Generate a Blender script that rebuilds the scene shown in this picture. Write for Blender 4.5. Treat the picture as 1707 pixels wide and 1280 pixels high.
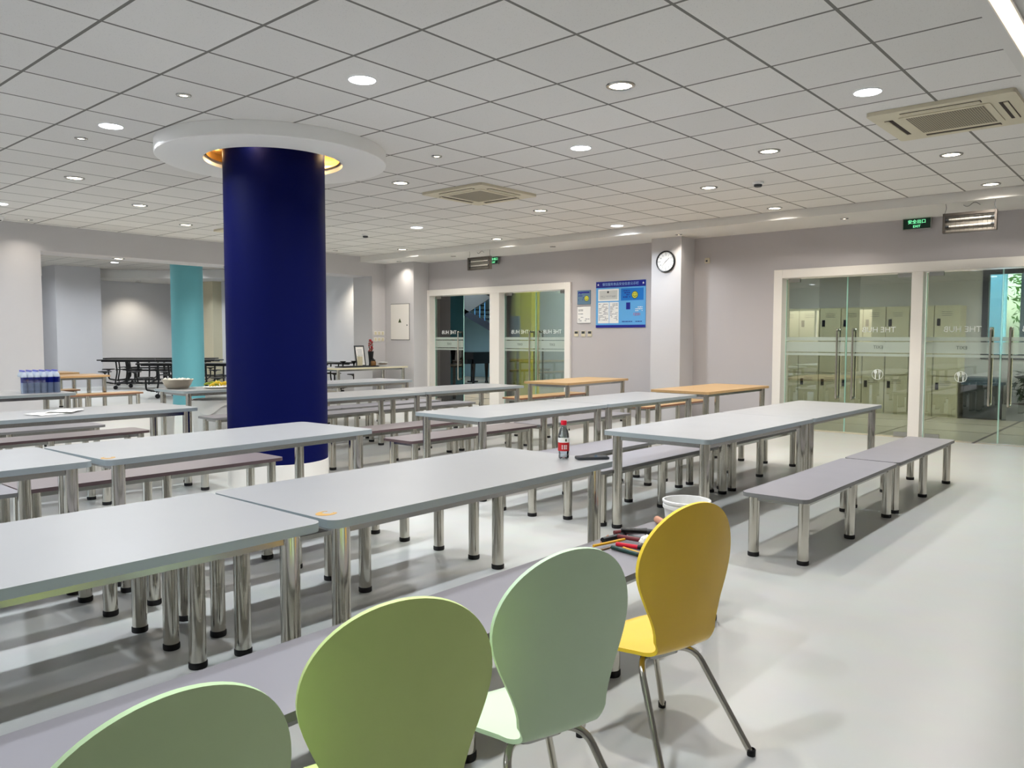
import bpy, bmesh, math, random
from math import sin, cos, pi, radians, sqrt
from mathutils import Vector, Matrix
random.seed(7)
S = bpy.context.scene
for o in list(bpy.data.objects): bpy.data.objects.remove(o)
COL = S.collection

# ------------------------------------------------------------------ camera
H = 1.303                      # lens height above the floor
YAW, PITCH, ROLL, FPX = 0.7167199, -0.0570810, 0.0017395, 1311.06
fw = Vector((cos(YAW)*cos(PITCH), sin(YAW)*cos(PITCH), sin(PITCH)))
rt = Vector((sin(YAW), -cos(YAW), 0)); up = rt.cross(fw)
r2 = rt*cos(ROLL)+up*sin(ROLL); u2 = -rt*sin(ROLL)+up*cos(ROLL)
cd = bpy.data.cameras.new('camera'); cam = bpy.data.objects.new('camera', cd); COL.objects.link(cam)
cam.matrix_world = Matrix(((r2.x, u2.x, -fw.x, 0), (r2.y, u2.y, -fw.y, 0), (r2.z, u2.z, -fw.z, H), (0, 0, 0, 1)))
cd.sensor_width = 36; cd.sensor_fit = 'HORIZONTAL'; cd.lens = FPX/1707*36; cd.clip_start = 0.05; cd.clip_end = 300
S.camera = cam
# ------------------------------------------------------------------ world, exposure, daylight
W = bpy.data.worlds.new('world'); S.world = W; W.use_nodes = True
wn = W.node_tree; bg = wn.nodes['Background']
sky = wn.nodes.new('ShaderNodeTexSky'); sky.sky_type = 'NISHITA'; sky.sun_elevation = radians(48); sky.sun_rotation = radians(200)
sky.sun_disc = False; sky.air_density = 1.3; sky.dust_density = 2.5
wn.links.new(sky.outputs[0], bg.inputs[0]); bg.inputs[1].default_value = 0.9
vs = S.view_settings; vs.view_transform = 'Standard'; vs.look = 'None'; vs.gamma = 1; vs.use_curve_mapping = False
vs.exposure = 0.85
S.display_settings.display_device = 'sRGB'
LED_W, WARM_W, SPOT_W = 16.5, 10.5, 2.0

# ------------------------------------------------------------------ materials
def lin(c):
    return tuple(((v/255)/12.92 if v/255 <= .04045 else ((v/255+.055)/1.055)**2.4) for v in c)+(1,)
MATS = {}
def mat(name, rgb=(200, 200, 200), rough=.5, metal=0.0, noise=0.0, nscale=6.0, bump=0.0, bscale=60.0, emit=None, es=0.0, coat=0.0, spec=.5, alpha=None, trans=0.0, ior=1.45, rvar=0.0):
    if name in MATS: return MATS[name]
    m = bpy.data.materials.new(name); m.use_nodes = True; t = m.node_tree; b = t.nodes['Principled BSDF']
    c = lin(rgb); b.inputs['Base Color'].default_value = c
    b.inputs['Roughness'].default_value = rough; b.inputs['Metallic'].default_value = metal
    b.inputs['Specular IOR Level'].default_value = spec; b.inputs['IOR'].default_value = ior
    b.inputs['Coat Weight'].default_value = coat; b.inputs['Transmission Weight'].default_value = trans
    if emit: b.inputs['Emission Color'].default_value = lin(emit); b.inputs['Emission Strength'].default_value = es
    tc = t.nodes.new('ShaderNodeTexCoord')
    n = t.nodes.new('ShaderNodeTexNoise'); n.inputs['Scale'].default_value = nscale; n.inputs['Detail'].default_value = 5
    t.links.new(tc.outputs['Object'], n.inputs['Vector'])
    if noise > 0:
        mx = t.nodes.new('ShaderNodeMix'); mx.data_type = 'RGBA'
        mx.inputs[6].default_value = tuple(v*(1-noise) for v in c[:3])+(1,)
        mx.inputs[7].default_value = tuple(min(1, v*(1+noise)) for v in c[:3])+(1,)
        t.links.new(n.outputs['Fac'], mx.inputs[0]); t.links.new(mx.outputs[2], b.inputs['Base Color'])
    if rvar > 0:
        mr = t.nodes.new('ShaderNodeMapRange'); mr.inputs['To Min'].default_value = max(0, rough-rvar); mr.inputs['To Max'].default_value = rough+rvar
        t.links.new(n.outputs['Fac'], mr.inputs['Value']); t.links.new(mr.outputs[0], b.inputs['Roughness'])
    if bump > 0:
        n2 = t.nodes.new('ShaderNodeTexNoise'); n2.inputs['Scale'].default_value = bscale
        t.links.new(tc.outputs['Object'], n2.inputs['Vector'])
        bp = t.nodes.new('ShaderNodeBump'); bp.inputs['Strength'].default_value = bump; bp.inputs['Distance'].default_value = .01
        t.links.new(n2.outputs['Fac'], bp.inputs['Height']); t.links.new(bp.outputs[0], b.inputs['Normal'])
    MATS[name] = m
    return m
def mnode(t, op, a=None, b=None, clamp=False):
    n = t.nodes.new('ShaderNodeMath'); n.operation = op; n.use_clamp = clamp
    for i, v in enumerate((a, b)):
        if v is None: continue
        if hasattr(v, 'links') or hasattr(v, 'is_output'): t.links.new(v, n.inputs[i])
        else: n.inputs[i].default_value = v
    return n.outputs[0]
def tile_mat(name, rgb, line, x0, y0, step, half, dots=True, rough=.85, swap=False):
    m = bpy.data.materials.new(name); m.use_nodes = True; t = m.node_tree; b = t.nodes['Principled BSDF']
    tc = t.nodes.new('ShaderNodeTexCoord'); sp = t.nodes.new('ShaderNodeSeparateXYZ'); t.links.new(tc.outputs['Object'], sp.inputs[0])
    fs = []; ids = []
    for ax, o in ((0, x0), (1, y0)):
        v = mnode(t, 'ADD', sp.outputs[ax], -o+step*100); v = mnode(t, 'DIVIDE', v, step)
        ids.append(mnode(t, 'FLOOR', v))
        fr = mnode(t, 'FRACT', v); d = mnode(t, 'SUBTRACT', fr, .5); d = mnode(t, 'ABSOLUTE', d)
        fs.append(mnode(t, 'GREATER_THAN', d, .5-half/step))
    g = mnode(t, 'MAXIMUM', fs[0], fs[1])
    cv = t.nodes.new('ShaderNodeCombineXYZ'); t.links.new(ids[0], cv.inputs[0]); t.links.new(ids[1], cv.inputs[1])
    wn_ = t.nodes.new('ShaderNodeTexWhiteNoise'); t.links.new(cv.outputs[0], wn_.inputs['Vector'])
    c = lin(rgb)
    m1 = t.nodes.new('ShaderNodeMix'); m1.data_type = 'RGBA'
    m1.inputs[6].default_value = tuple(v*.955 for v in c[:3])+(1,); m1.inputs[7].default_value = tuple(v*1.035 for v in c[:3])+(1,)
    t.links.new(wn_.outputs['Value'], m1.inputs[0]); cur = m1.outputs[2]
    if dots:
        vo = t.nodes.new('ShaderNodeTexVoronoi'); vo.inputs['Scale'].default_value = 70; t.links.new(tc.outputs['Object'], vo.inputs['Vector'])
        dm = mnode(t, 'LESS_THAN', vo.outputs['Distance'], .17)
        dm = mnode(t, 'MULTIPLY', dm, .28)
        m2 = t.nodes.new('ShaderNodeMix'); m2.data_type = 'RGBA'; m2.inputs[7].default_value = tuple(v*.35 for v in c[:3])+(1,)
        t.links.new(dm, m2.inputs[0]); t.links.new(cur, m2.inputs[6]); cur = m2.outputs[2]
    m3 = t.nodes.new('ShaderNodeMix'); m3.data_type = 'RGBA'; m3.inputs[7].default_value = lin(line)
    t.links.new(g, m3.inputs[0]); t.links.new(cur, m3.inputs[6]); t.links.new(m3.outputs[2], b.inputs['Base Color'])
    b.inputs['Roughness'].default_value = rough
    return m
def glass_mat(name, tint=(225, 240, 236), refl=.16):
    m = bpy.data.materials.new(name); m.use_nodes = True; t = m.node_tree; t.nodes.remove(t.nodes['Principled BSDF'])
    tr = t.nodes.new('ShaderNodeBsdfTransparent'); tr.inputs[0].default_value = lin(tint)
    gl = t.nodes.new('ShaderNodeBsdfGlossy'); gl.inputs['Roughness'].default_value = .01; gl.inputs[0].default_value = (1, 1, 1, 1)
    fr = t.nodes.new('ShaderNodeFresnel'); fr.inputs[0].default_value = 1.5
    mx = t.nodes.new('ShaderNodeMixShader'); k = mnode(t, 'MULTIPLY', fr.outputs[0], refl/.04, True)
    t.links.new(k, mx.inputs[0]); t.links.new(tr.outputs[0], mx.inputs[1]); t.links.new(gl.outputs[0], mx.inputs[2])
    t.links.new(mx.outputs[0], t.nodes['Material Output'].inputs[0]); return m
def frost_mat(name, rgb=(215, 228, 222), op=.6):
    m = bpy.data.materials.new(name); m.use_nodes = True; t = m.node_tree; b = t.nodes['Principled BSDF']
    b.inputs['Base Color'].default_value = lin(rgb); b.inputs['Roughness'].default_value = .6
    tr = t.nodes.new('ShaderNodeBsdfTransparent'); mx = t.nodes.new('ShaderNodeMixShader'); mx.inputs[0].default_value = op
    t.links.new(tr.outputs[0], mx.inputs[1]); t.links.new(b.outputs[0], mx.inputs[2]); t.links.new(mx.outputs[0], t.nodes['Material Output'].inputs[0]); return m
def emit_mat(name, rgb, s):
    m = bpy.data.materials.new(name); m.use_nodes = True; t = m.node_tree; b = t.nodes['Principled BSDF']
    b.inputs['Base Color'].default_value = lin(rgb); b.inputs['Emission Color'].default_value = lin(rgb); b.inputs['Emission Strength'].default_value = s
    return m
def wood_mat(name, rgb, dark):
    m = bpy.data.materials.new(name); m.use_nodes = True; t = m.node_tree; b = t.nodes['Principled BSDF']
    tc = t.nodes.new('ShaderNodeTexCoord'); mp = t.nodes.new('ShaderNodeMapping'); mp.inputs['Scale'].default_value = (1.2, 22, 22)
    n = t.nodes.new('ShaderNodeTexNoise'); n.inputs['Scale'].default_value = 2.2; n.inputs['Detail'].default_value = 6
    t.links.new(tc.outputs['Object'], mp.inputs[0]); t.links.new(mp.outputs[0], n.inputs['Vector'])
    mx = t.nodes.new('ShaderNodeMix'); mx.data_type = 'RGBA'; mx.inputs[6].default_value = lin(dark); mx.inputs[7].default_value = lin(rgb)
    t.links.new(n.outputs['Fac'], mx.inputs[0]); t.links.new(mx.outputs[2], b.inputs['Base Color']); b.inputs['Roughness'].default_value = .45
    return m

M = dict(
    wall=mat('wall_paint', (189, 185, 187), .75, noise=.02, nscale=2, bump=.05, bscale=90),
    wallw=mat('wall_white_paint', (200, 198, 200), .7, noise=.02, nscale=2),
    annexwall=mat('annex_wall_paint', (226, 226, 230), .75, noise=.02, nscale=2),
    plaster=mat('ceiling_plaster', (222, 220, 216), .8, noise=.015, nscale=3),
    frame=mat('white_door_frame_paint', (238, 234, 228), .35, noise=.01),
    laminate=mat('white_laminate_top', (167, 167, 168), .34, noise=.012, nscale=3, rvar=.05),
    edge=mat('blue_grey_edge_band', (158, 168, 172), .4, noise=.03, nscale=10),
    benchtop=mat('grey_laminate_bench', (146, 143, 149), .36, noise=.02, nscale=4, rvar=.05),
    benchedge=mat('dark_grey_bench_edge', (126, 126, 126), .45, noise=.04),
    mauve=mat('mauve_grey_laminate_bench', (134, 124, 125), .38, noise=.03, nscale=4),
    lighttintedge=mat('mauve_bench_edge', (98, 80, 82), .45, noise=.05),  # purple-brown cast of the lighting put into the edge colour
    chrome=mat('polished_steel', (200, 196, 186), .17, 1.0, rvar=.05, nscale=5),
    rail=mat('steel_rail', (172, 172, 168), .24, 1.0, rvar=.06),
    rubber=mat('black_rubber', (22, 20, 22), .6),
    black=mat('black_paint', (16, 16, 19), .4, noise=.1),
    darkgrey=mat('dark_grey_plastic', (62, 66, 70), .5, noise=.05),
    blue=mat('blue_column_paint', (1, 9, 72), .6, spec=.12, noise=.03, nscale=3, bump=.04, bscale=40),
    turq=mat('turquoise_column_paint', (110, 186, 200), .5, noise=.02),
    yellow=mat('yellow_column_paint', (206, 200, 52), .5, noise=.03),
    gold=mat('gold_cove_metal', (196, 158, 96), .3, .9),
    cream=mat('cream_metal', (214, 206, 176), .45, noise=.02),
    acbeige=mat('beige_ac_plastic', (214, 206, 182), .5, noise=.03),
    acdark=mat('ac_dark_slot', (52, 40, 34), .7),
    locker=mat('cream_locker_metal', (206, 202, 176), .42, noise=.02),
    wood=wood_mat('light_oak_laminate', (206, 172, 124), (180, 144, 98)),
    woodred=wood_mat('reddish_oak_laminate', (160, 112, 84), (126, 84, 62)),
    white=mat('white_plastic', (240, 240, 238), .35, noise=.01),
    paper=mat('white_paper', (244, 242, 238), .8),
    ylwchair=mat('yellow_painted_plywood', (248, 202, 62), .36, noise=.05, nscale=7, coat=.2),
    grnchair=mat('lime_green_painted_plywood', (214, 232, 146), .4, noise=.05, nscale=7, coat=.15),
    sagchair=mat('sage_green_painted_plywood', (210, 232, 178), .4, noise=.05, nscale=7, coat=.15),
    minchair=mat('mint_green_painted_plywood', (212, 234, 200), .4, noise=.05, nscale=7, coat=.15),
    glass=glass_mat('door_glass', (206, 212, 204), .09),
    winglass=glass_mat('window_glass', (226, 240, 240), .05),
    gedge=mat('green_glass_edge', (168, 214, 200), .2, spec=.8),
    frost=frost_mat('frosted_band_film', (206, 220, 212), .5),
    letter=mat('white_vinyl_letter', (226, 232, 230), .5),
    greyletter=mat('grey_vinyl_letter', (84, 96, 92), .5),
    ledemit=emit_mat('led_diffuser', (240, 244, 255), 9),
    warmemit=emit_mat('warm_lamp_diffuser', (255, 240, 214), 9),
    exitbg=mat('exit_sign_dark_green', (8, 50, 36), .4),
    exitlet=emit_mat('exit_sign_lit_letter', (130, 255, 180), .75),
    heater=mat('heater_reflector', (150, 144, 134), .4, .4),
    tube=mat('heater_quartz_tube', (236, 230, 220), .25),
)
M['tiles'] = tile_mat('mineral_ceiling_tiles', (226, 224, 220), (120, 118, 112), 1.787, 4.458, .6, .0100)
M['annextiles'] = tile_mat('annex_ceiling_tiles', (196, 190, 182), (104, 100, 94), 1.787, 4.458, .6, .009)
M['lobbyfloor'] = tile_mat('lobby_floor_tiles', (196, 186, 164), (84, 66, 54), 11.4, .9, 1.2, .02, dots=False, rough=.2)

# floor: pale vinyl, softly glossy, large seams and dull smears
def floor_mat():
    m = bpy.data.materials.new('pale_vinyl_floor'); m.use_nodes = True; t = m.node_tree; b = t.nodes['Principled BSDF']
    tc = t.nodes.new('ShaderNodeTexCoord')
    n = t.nodes.new('ShaderNodeTexNoise'); n.inputs['Scale'].default_value = .8; n.inputs['Detail'].default_value = 7; t.links.new(tc.outputs['Object'], n.inputs['Vector'])
    n2 = t.nodes.new('ShaderNodeTexNoise'); n2.inputs['Scale'].default_value = 5; n2.inputs['Detail'].default_value = 8; t.links.new(tc.outputs['Object'], n2.inputs['Vector'])
    r = t.nodes.new('ShaderNodeMix'); r.data_type = 'RGBA'; r.inputs[6].default_value = lin((198, 198, 194)); r.inputs[7].default_value = lin((212, 213, 209)); t.links.new(n.outputs['Fac'], r.inputs[0])
    r3 = t.nodes.new('ShaderNodeMix'); r3.data_type = 'RGBA'; r3.blend_type = 'MULTIPLY'; r3.inputs[0].default_value = .10
    t.links.new(r.outputs[2], r3.inputs[6]); t.links.new(n2.outputs['Color'], r3.inputs[7]); t.links.new(r3.outputs[2], b.inputs['Base Color'])
    mr = t.nodes.new('ShaderNodeMapRange'); mr.inputs['To Min'].default_value = .27; mr.inputs['To Max'].default_value = .33
    t.links.new(n2.outputs['Fac'], mr.inputs['Value']); t.links.new(mr.outputs[0], b.inputs['Roughness'])
    return m
M['floor'] = floor_mat()

# ------------------------------------------------------------------ mesh helpers
def V(*a): return Vector(a)
def box(bm, x0, x1, y0, y1, z0, z1, mi=0):
    vs_ = [bm.verts.new(p) for p in ((x0, y0, z0), (x1, y0, z0), (x1, y1, z0), (x0, y1, z0), (x0, y0, z1), (x1, y0, z1), (x1, y1, z1), (x0, y1, z1))]
    for f in ((0, 3, 2, 1), (4, 5, 6, 7), (0, 1, 5, 4), (1, 2, 6, 5), (2, 3, 7, 6), (3, 0, 4, 7)):
        bm.faces.new([vs_[i] for i in f]).material_index = mi
def lathe(bm, prof, seg=24, c=(0, 0, 0), mi=0, closed=False):
    rings = []
    for r, z in prof:
        if r < 1e-6: rings.append([bm.verts.new((c[0], c[1], c[2]+z))])
        else: rings.append([bm.verts.new((c[0]+r*cos(2*pi*k/seg), c[1]+r*sin(2*pi*k/seg), c[2]+z)) for k in range(seg)])
    n = len(rings); rng = range(n) if closed else range(n-1)
    for i in rng:
        a, b = rings[i], rings[(i+1) % n]
        m_ = mi[i] if isinstance(mi, (list, tuple)) else mi
        for k in range(seg):
            k2 = (k+1) % seg
            if len(a) == 1 and len(b) == 1: continue
            if len(a) == 1: f = bm.faces.new((a[0], b[k2], b[k]))
            elif len(b) == 1: f = bm.faces.new((a[k], a[k2], b[0]))
            else: f = bm.faces.new((a[k], a[k2], b[k2], b[k]))
            f.material_index = m_; f.smooth = True
def tube(bm, pts, r, seg=8, mi=0, cap=True):
    pts = [Vector(p) for p in pts]; rings = []; prev = None
    for i, p in enumerate(pts):
        d = (pts[min(i+1, len(pts)-1)]-pts[max(i-1, 0)]).normalized()
        if prev is None:
            a = Vector((0, 0, 1)) if abs(d.z) < .9 else Vector((1, 0, 0)); u = d.cross(a).normalized()
        else: u = (prev-d*prev.dot(d)).normalized()
        prev = u; w = d.cross(u)
        rr = r[i] if isinstance(r, (list, tuple)) else r
        rings.append([bm.verts.new(p+u*rr*cos(2*pi*k/seg)+w*rr*sin(2*pi*k/seg)) for k in range(seg)])
    for a, b in zip(rings, rings[1:]):
        for k in range(seg):
            f = bm.faces.new((a[k], a[(k+1) % seg], b[(k+1) % seg], b[k])); f.smooth = True; f.material_index = mi
    if cap:
        bm.faces.new(rings[0][::-1]).material_index = mi; bm.faces.new(rings[-1]).material_index = mi
def arc_path(pts, r=.03, n=6):
    """round the corners of a polyline"""
    pts = [Vector(p) for p in pts]; out = [pts[0]]
    for i in range(1, len(pts)-1):
        a = (pts[i-1]-pts[i]); b = (pts[i+1]-pts[i]); d = min(r, a.length*.45, b.length*.45)
        p0 = pts[i]+a.normalized()*d; p1 = pts[i]+b.normalized()*d
        for k in range(n+1):
            t = k/n; out.append(p0*(1-t)**2+pts[i]*2*t*(1-t)+p1*t*t)
    out.append(pts[-1]); return out
def prism(bm, poly, z0, z1, mi=0, side=None, smooth=False):
    side = mi if side is None else side
    a = [bm.verts.new((x, y, z0)) for x, y in poly]; b = [bm.verts.new((x, y, z1)) for x, y in poly]
    bm.faces.new(a[::-1]).material_index = mi; bm.faces.new(b).material_index = mi
    n = len(poly)
    for i in range(n):
        f = bm.faces.new((a[i], a[(i+1) % n], b[(i+1) % n], b[i])); f.material_index = side; f.smooth = smooth
def rrect(x0, x1, y0, y1, r, n=5):
    out = []
    for cx, cy, a0 in ((x1-r, y1-r, 0), (x0+r, y1-r, 90), (x0+r, y0+r, 180), (x1-r, y0+r, 270)):
        for k in range(n+1):
            a = radians(a0+90*k/n); out.append((cx+r*cos(a), cy+r*sin(a)))
    return out
def mesh(name, bm, mats):
    bmesh.ops.recalc_face_normals(bm, faces=bm.faces[:]); me = bpy.data.meshes.new(name); bm.to_mesh(me); bm.free(); me.set_sharp_from_angle(angle=radians(38))
    for m in (mats if isinstance(mats, (list, tuple)) else [mats]): me.materials.append(m)
    return me
def obj(name, me, parent=None, mats=None, loc=None, rot=None):
    if isinstance(me, bmesh.types.BMesh): me = mesh(name, me, mats)
    o = bpy.data.objects.new(name, me); COL.objects.link(o)
    if parent is not None: o.parent = parent
    if loc is not None: o.location = loc
    if rot is not None: o.rotation_euler = rot
    return o
def tag(o, label, cat, group=None, kind=None):
    o['label'] = label; o['category'] = cat
    if group: o['group'] = group
    if kind: o['kind'] = kind
    return o
def thing(name, label, cat, loc=(0, 0, 0), rz=0, group=None):
    o = bpy.data.objects.new(name, None); o.empty_display_size = .1; COL.objects.link(o); o.location = loc; o.rotation_euler = (0, 0, rz)
    return tag(o, label, cat, group)
def struct(name, bm, mats, parent=None):
    o = obj(name, bm, parent, mats)
    if parent is None: o['kind'] = 'structure'
    return o
def copy_tree(o, parent=None):
    c = o.copy(); COL.objects.link(c)
    if parent is not None: c.parent = parent
    for ch in list(o.children): copy_tree(ch, c)
    return c
def place(proto, used, loc, rz, label, group=None):
    o = proto if not used else copy_tree(proto)
    o.location = loc; o.rotation_euler = (0, 0, rz); o['label'] = label
    if group: o['group'] = group
    return o
def text_mesh(s, size, depth=.001, align='CENTER'):
    cu = bpy.data.curves.new('lettering', 'FONT'); cu.body = s; cu.size = size; cu.extrude = depth; cu.align_x = align; cu.align_y = 'CENTER'; cu.resolution_u = 2
    t = bpy.data.objects.new('lettering', cu); COL.objects.link(t); bpy.context.view_layer.update()
    dg = bpy.context.evaluated_depsgraph_get(); me = bpy.data.meshes.new_from_object(t.evaluated_get(dg)); bpy.data.objects.remove(t); bpy.data.curves.remove(cu)
    return me
def text(s, size, m, parent, loc, rot, name='lettering', mirror=False):
    me = text_mesh(s, size); me.materials.clear(); me.materials.append(m)
    if mirror:
        for v in me.vertices: v.co.x = -v.co.x
    return obj(name, me, parent, loc=loc, rot=rot)
FACE = (pi/2, 0, -pi/2)        # lettering upright on a wall whose front looks toward -X

# ================================================================== the shell
XW, YW, ZC, ZB = 11.25, 13.0, 2.985, 2.875
XT, YT = 10.187, 0.858          # where the tiles stop
X0, Y0 = -3.0, -3.2
bm = bmesh.new(); box(bm, X0-.2, XW, Y0-.2, 24.2, -.08, 0); struct('floor', bm, M['floor'])
bm = bmesh.new(); box(bm, XW, 20, Y0-.2, 20, -.08, 0); o = struct('floor', bm, M['lobbyfloor'])
bm = bmesh.new(); box(bm, X0, XT, YT, YW, ZC, ZC+.06); struct('ceiling', bm, M['tiles'])
bm = bmesh.new(); box(bm, XT, XW+.2, YT, YW+.4, ZB, ZC+.06); struct('trim_1', bm, M['plaster'])
bm = bmesh.new(); box(bm, X0, XW+.2, Y0, YT, ZB, ZC+.06); struct('trim_2', bm, M['plaster'])

def wall_with_holes(name, axis, c0, c1, a0, a1, z0, z1, holes, m):
    """slab across c0..c1, running a0..a1, with rectangular holes (h0,h1,zb,zt)"""
    bm = bmesh.new(); holes = sorted(holes); cur = a0
    def b(p, q, zb, zt):
        if q-p < 1e-4 or zt-zb < 1e-4: return
        if axis == 'x': box(bm, c0, c1, p, q, zb, zt)
        else: box(bm, p, q, c0, c1, zb, zt)
    for h0, h1, zb, zt in holes:
        b(cur, h0, z0, z1); b(h0, h1, z0, zb); b(h0, h1, zt, z1); cur = h1
    b(cur, a1, z0, z1)
    return struct(name, bm, m)
DR = (.85, 4.70, 0, 2.31); DF = (8.40, 12.16, 0, 2.31)
wall_with_holes('wall_right', 'x', XW, XW+.2, Y0, YW+.6, 0, ZB, [DR, DF], M['wall'])
OPX0, OPX1, OPZ = 4.27, 10.48, 2.60
wall_with_holes('wall_left', 'y', YW, YW+.62, X0, XW, 0, ZC+.06, [(OPX0, OPX1, 0, OPZ)], M['wallw'])
wall_with_holes('wall_back', 'x', X0-.2, X0, Y0-.2, YW+.6, 0, ZC+.06, [(7.6, 11.2, .9, 2.3)], M['wallw'])
bm = bmesh.new()
for a in (7.6, 9.37, 11.14): box(bm, X0-.14, X0-.06, a, a+.06, .9, 2.3)
box(bm, X0-.14, X0-.06, 7.66, 11.14, .9, .96); box(bm, X0-.14, X0-.06, 7.66, 11.14, 2.24, 2.3); struct('window_2', bm, M['frame'])
bm = bmesh.new(); box(bm, X0, XW, Y0-.2, Y0, 0, ZC+.06); struct('wall_front', bm, M['wallw'])
bm = bmesh.new(); box(bm, 10.83, XW, 6.01, 6.53, 0, ZB); struct('wall_pillar', bm, M['wallw'])
bm = bmesh.new(); box(bm, 10.83, XW, 12.10, YW, 0, ZB); struct('wall_corner', bm, M['wallw'])
# annex
AY = 24.0; AX0, AX1 = 1.0, 11.9
bm = bmesh.new(); box(bm, AX0, AX1, YW+.62, AY, 3.2, 3.26); struct('ceiling', bm, M['annextiles'])
bm = bmesh.new(); box(bm, AX0, AX1+.2, AY, AY+.2, 0, 3.26); struct('wall_far', bm, M['annexwall'])
bm = bmesh.new(); box(bm, AX1, AX1+.2, YW+.62, AY, 0, 3.26); struct('wall_side', bm, M['annexwall'])
bm = bmesh.new(); box(bm, AX0-.2, AX0, YW+.62, AY+.2, 0, 3.26); struct('wall_end', bm, M['annexwall'])
bm = bmesh.new(); box(bm, XW, AX1, YW+.42, YW+.62, 0, 3.26); box(bm, AX0, AX1, YW+.56, YW+.63, ZC, 3.26); struct('wall_return', bm, M['annexwall'])
bm = bmesh.new(); box(bm, 7.68, 8.80, 22.4, AY, 0, 3.2); struct('wall_niche', bm, M['wallw'])
bm = bmesh.new(); box(bm, 11.62, AX1, 21.7, 22.3, 0, 3.2); struct('wall_rib', bm, M['cream'])
# curved cornice of the annex ceiling
bm = bmesh.new(); N = 48; cx, cy = 6.45, 18.6; R1x, R1y = 5.0, 4.9
inn = [(cx+R1x*cos(2*pi*k/N), cy+R1y*sin(2*pi*k/N)) for k in range(N)]
def to_rect(x, y):
    dx, dy = x-cx, y-cy; t = min((AX1-.001-cx)/abs(dx) if abs(dx) > 1e-6 else 99, (AY-.001-cy)/abs(dy) if abs(dy) > 1e-6 else 99)
    tx = (AX1-cx if dx > 0 else cx-AX0)/abs(dx) if abs(dx) > 1e-6 else 99
    ty = (AY-cy if dy > 0 else cy-(YW+.63))/abs(dy) if abs(dy) > 1e-6 else 99
    t = min(tx, ty)-1e-3; return cx+dx*t, cy+dy*t
outr = [to_rect(*p) for p in inn]
va = [bm.verts.new((x, y, 2.97)) for x, y in inn]; vb = [bm.verts.new((x, y, 3.199)) for x, y in inn]; vc = [bm.verts.new((x, y, 2.97)) for x, y in outr]
for k in range(N):
    j = (k+1) % N; bm.faces.new((va[k], va[j], vb[j], vb[k])); bm.faces.new((va[k], vc[k], vc[j], va[j]))
struct('trim_3', bm, M['plaster'])
# lobby behind the glass doors
LX = 15.3
wall_with_holes('wall_lobby', 'x', LX, LX+.2, Y0, 6.6, 0, 2.9, [(-1.0, 2.78, .98, 2.62)], M['annexwall'])
bm = bmesh.new(); box(bm, XW+.2, LX+.2, Y0, 6.6, 2.9, 2.96); struct('ceiling', bm, M['annextiles'])
bm = bmesh.new(); box(bm, XW+.2, LX, 6.4, 6.6, 0, 2.9); struct('wall_divider', bm, M['wall'])
bm = bmesh.new(); box(bm, XW+.2, 20, 6.6, 20, 3.6, 3.66); struct('ceiling', bm, M['plaster'])
M['tealwall'] = mat('teal_grey_wall_paint', (150, 182, 192), .7, noise=.03)
bm = bmesh.new(); box(bm, 19.8, 20, 6.6, 20, 0, 3.6); struct('wall_stair', bm, M['tealwall'])
bm = bmesh.new(); box(bm, XW+.2, 19.8, 19.8, 20, 0, 3.6); box(bm, AX1+.2, 19.8, 19.6, 19.8, 0, 3.6); struct('wall_hall', bm, M['tealwall'])
bm = bmesh.new(); box(bm, LX, 19.8, 6.4, 6.6, 0, 3.6); struct('wall_hall', bm, M['wall'])

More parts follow.
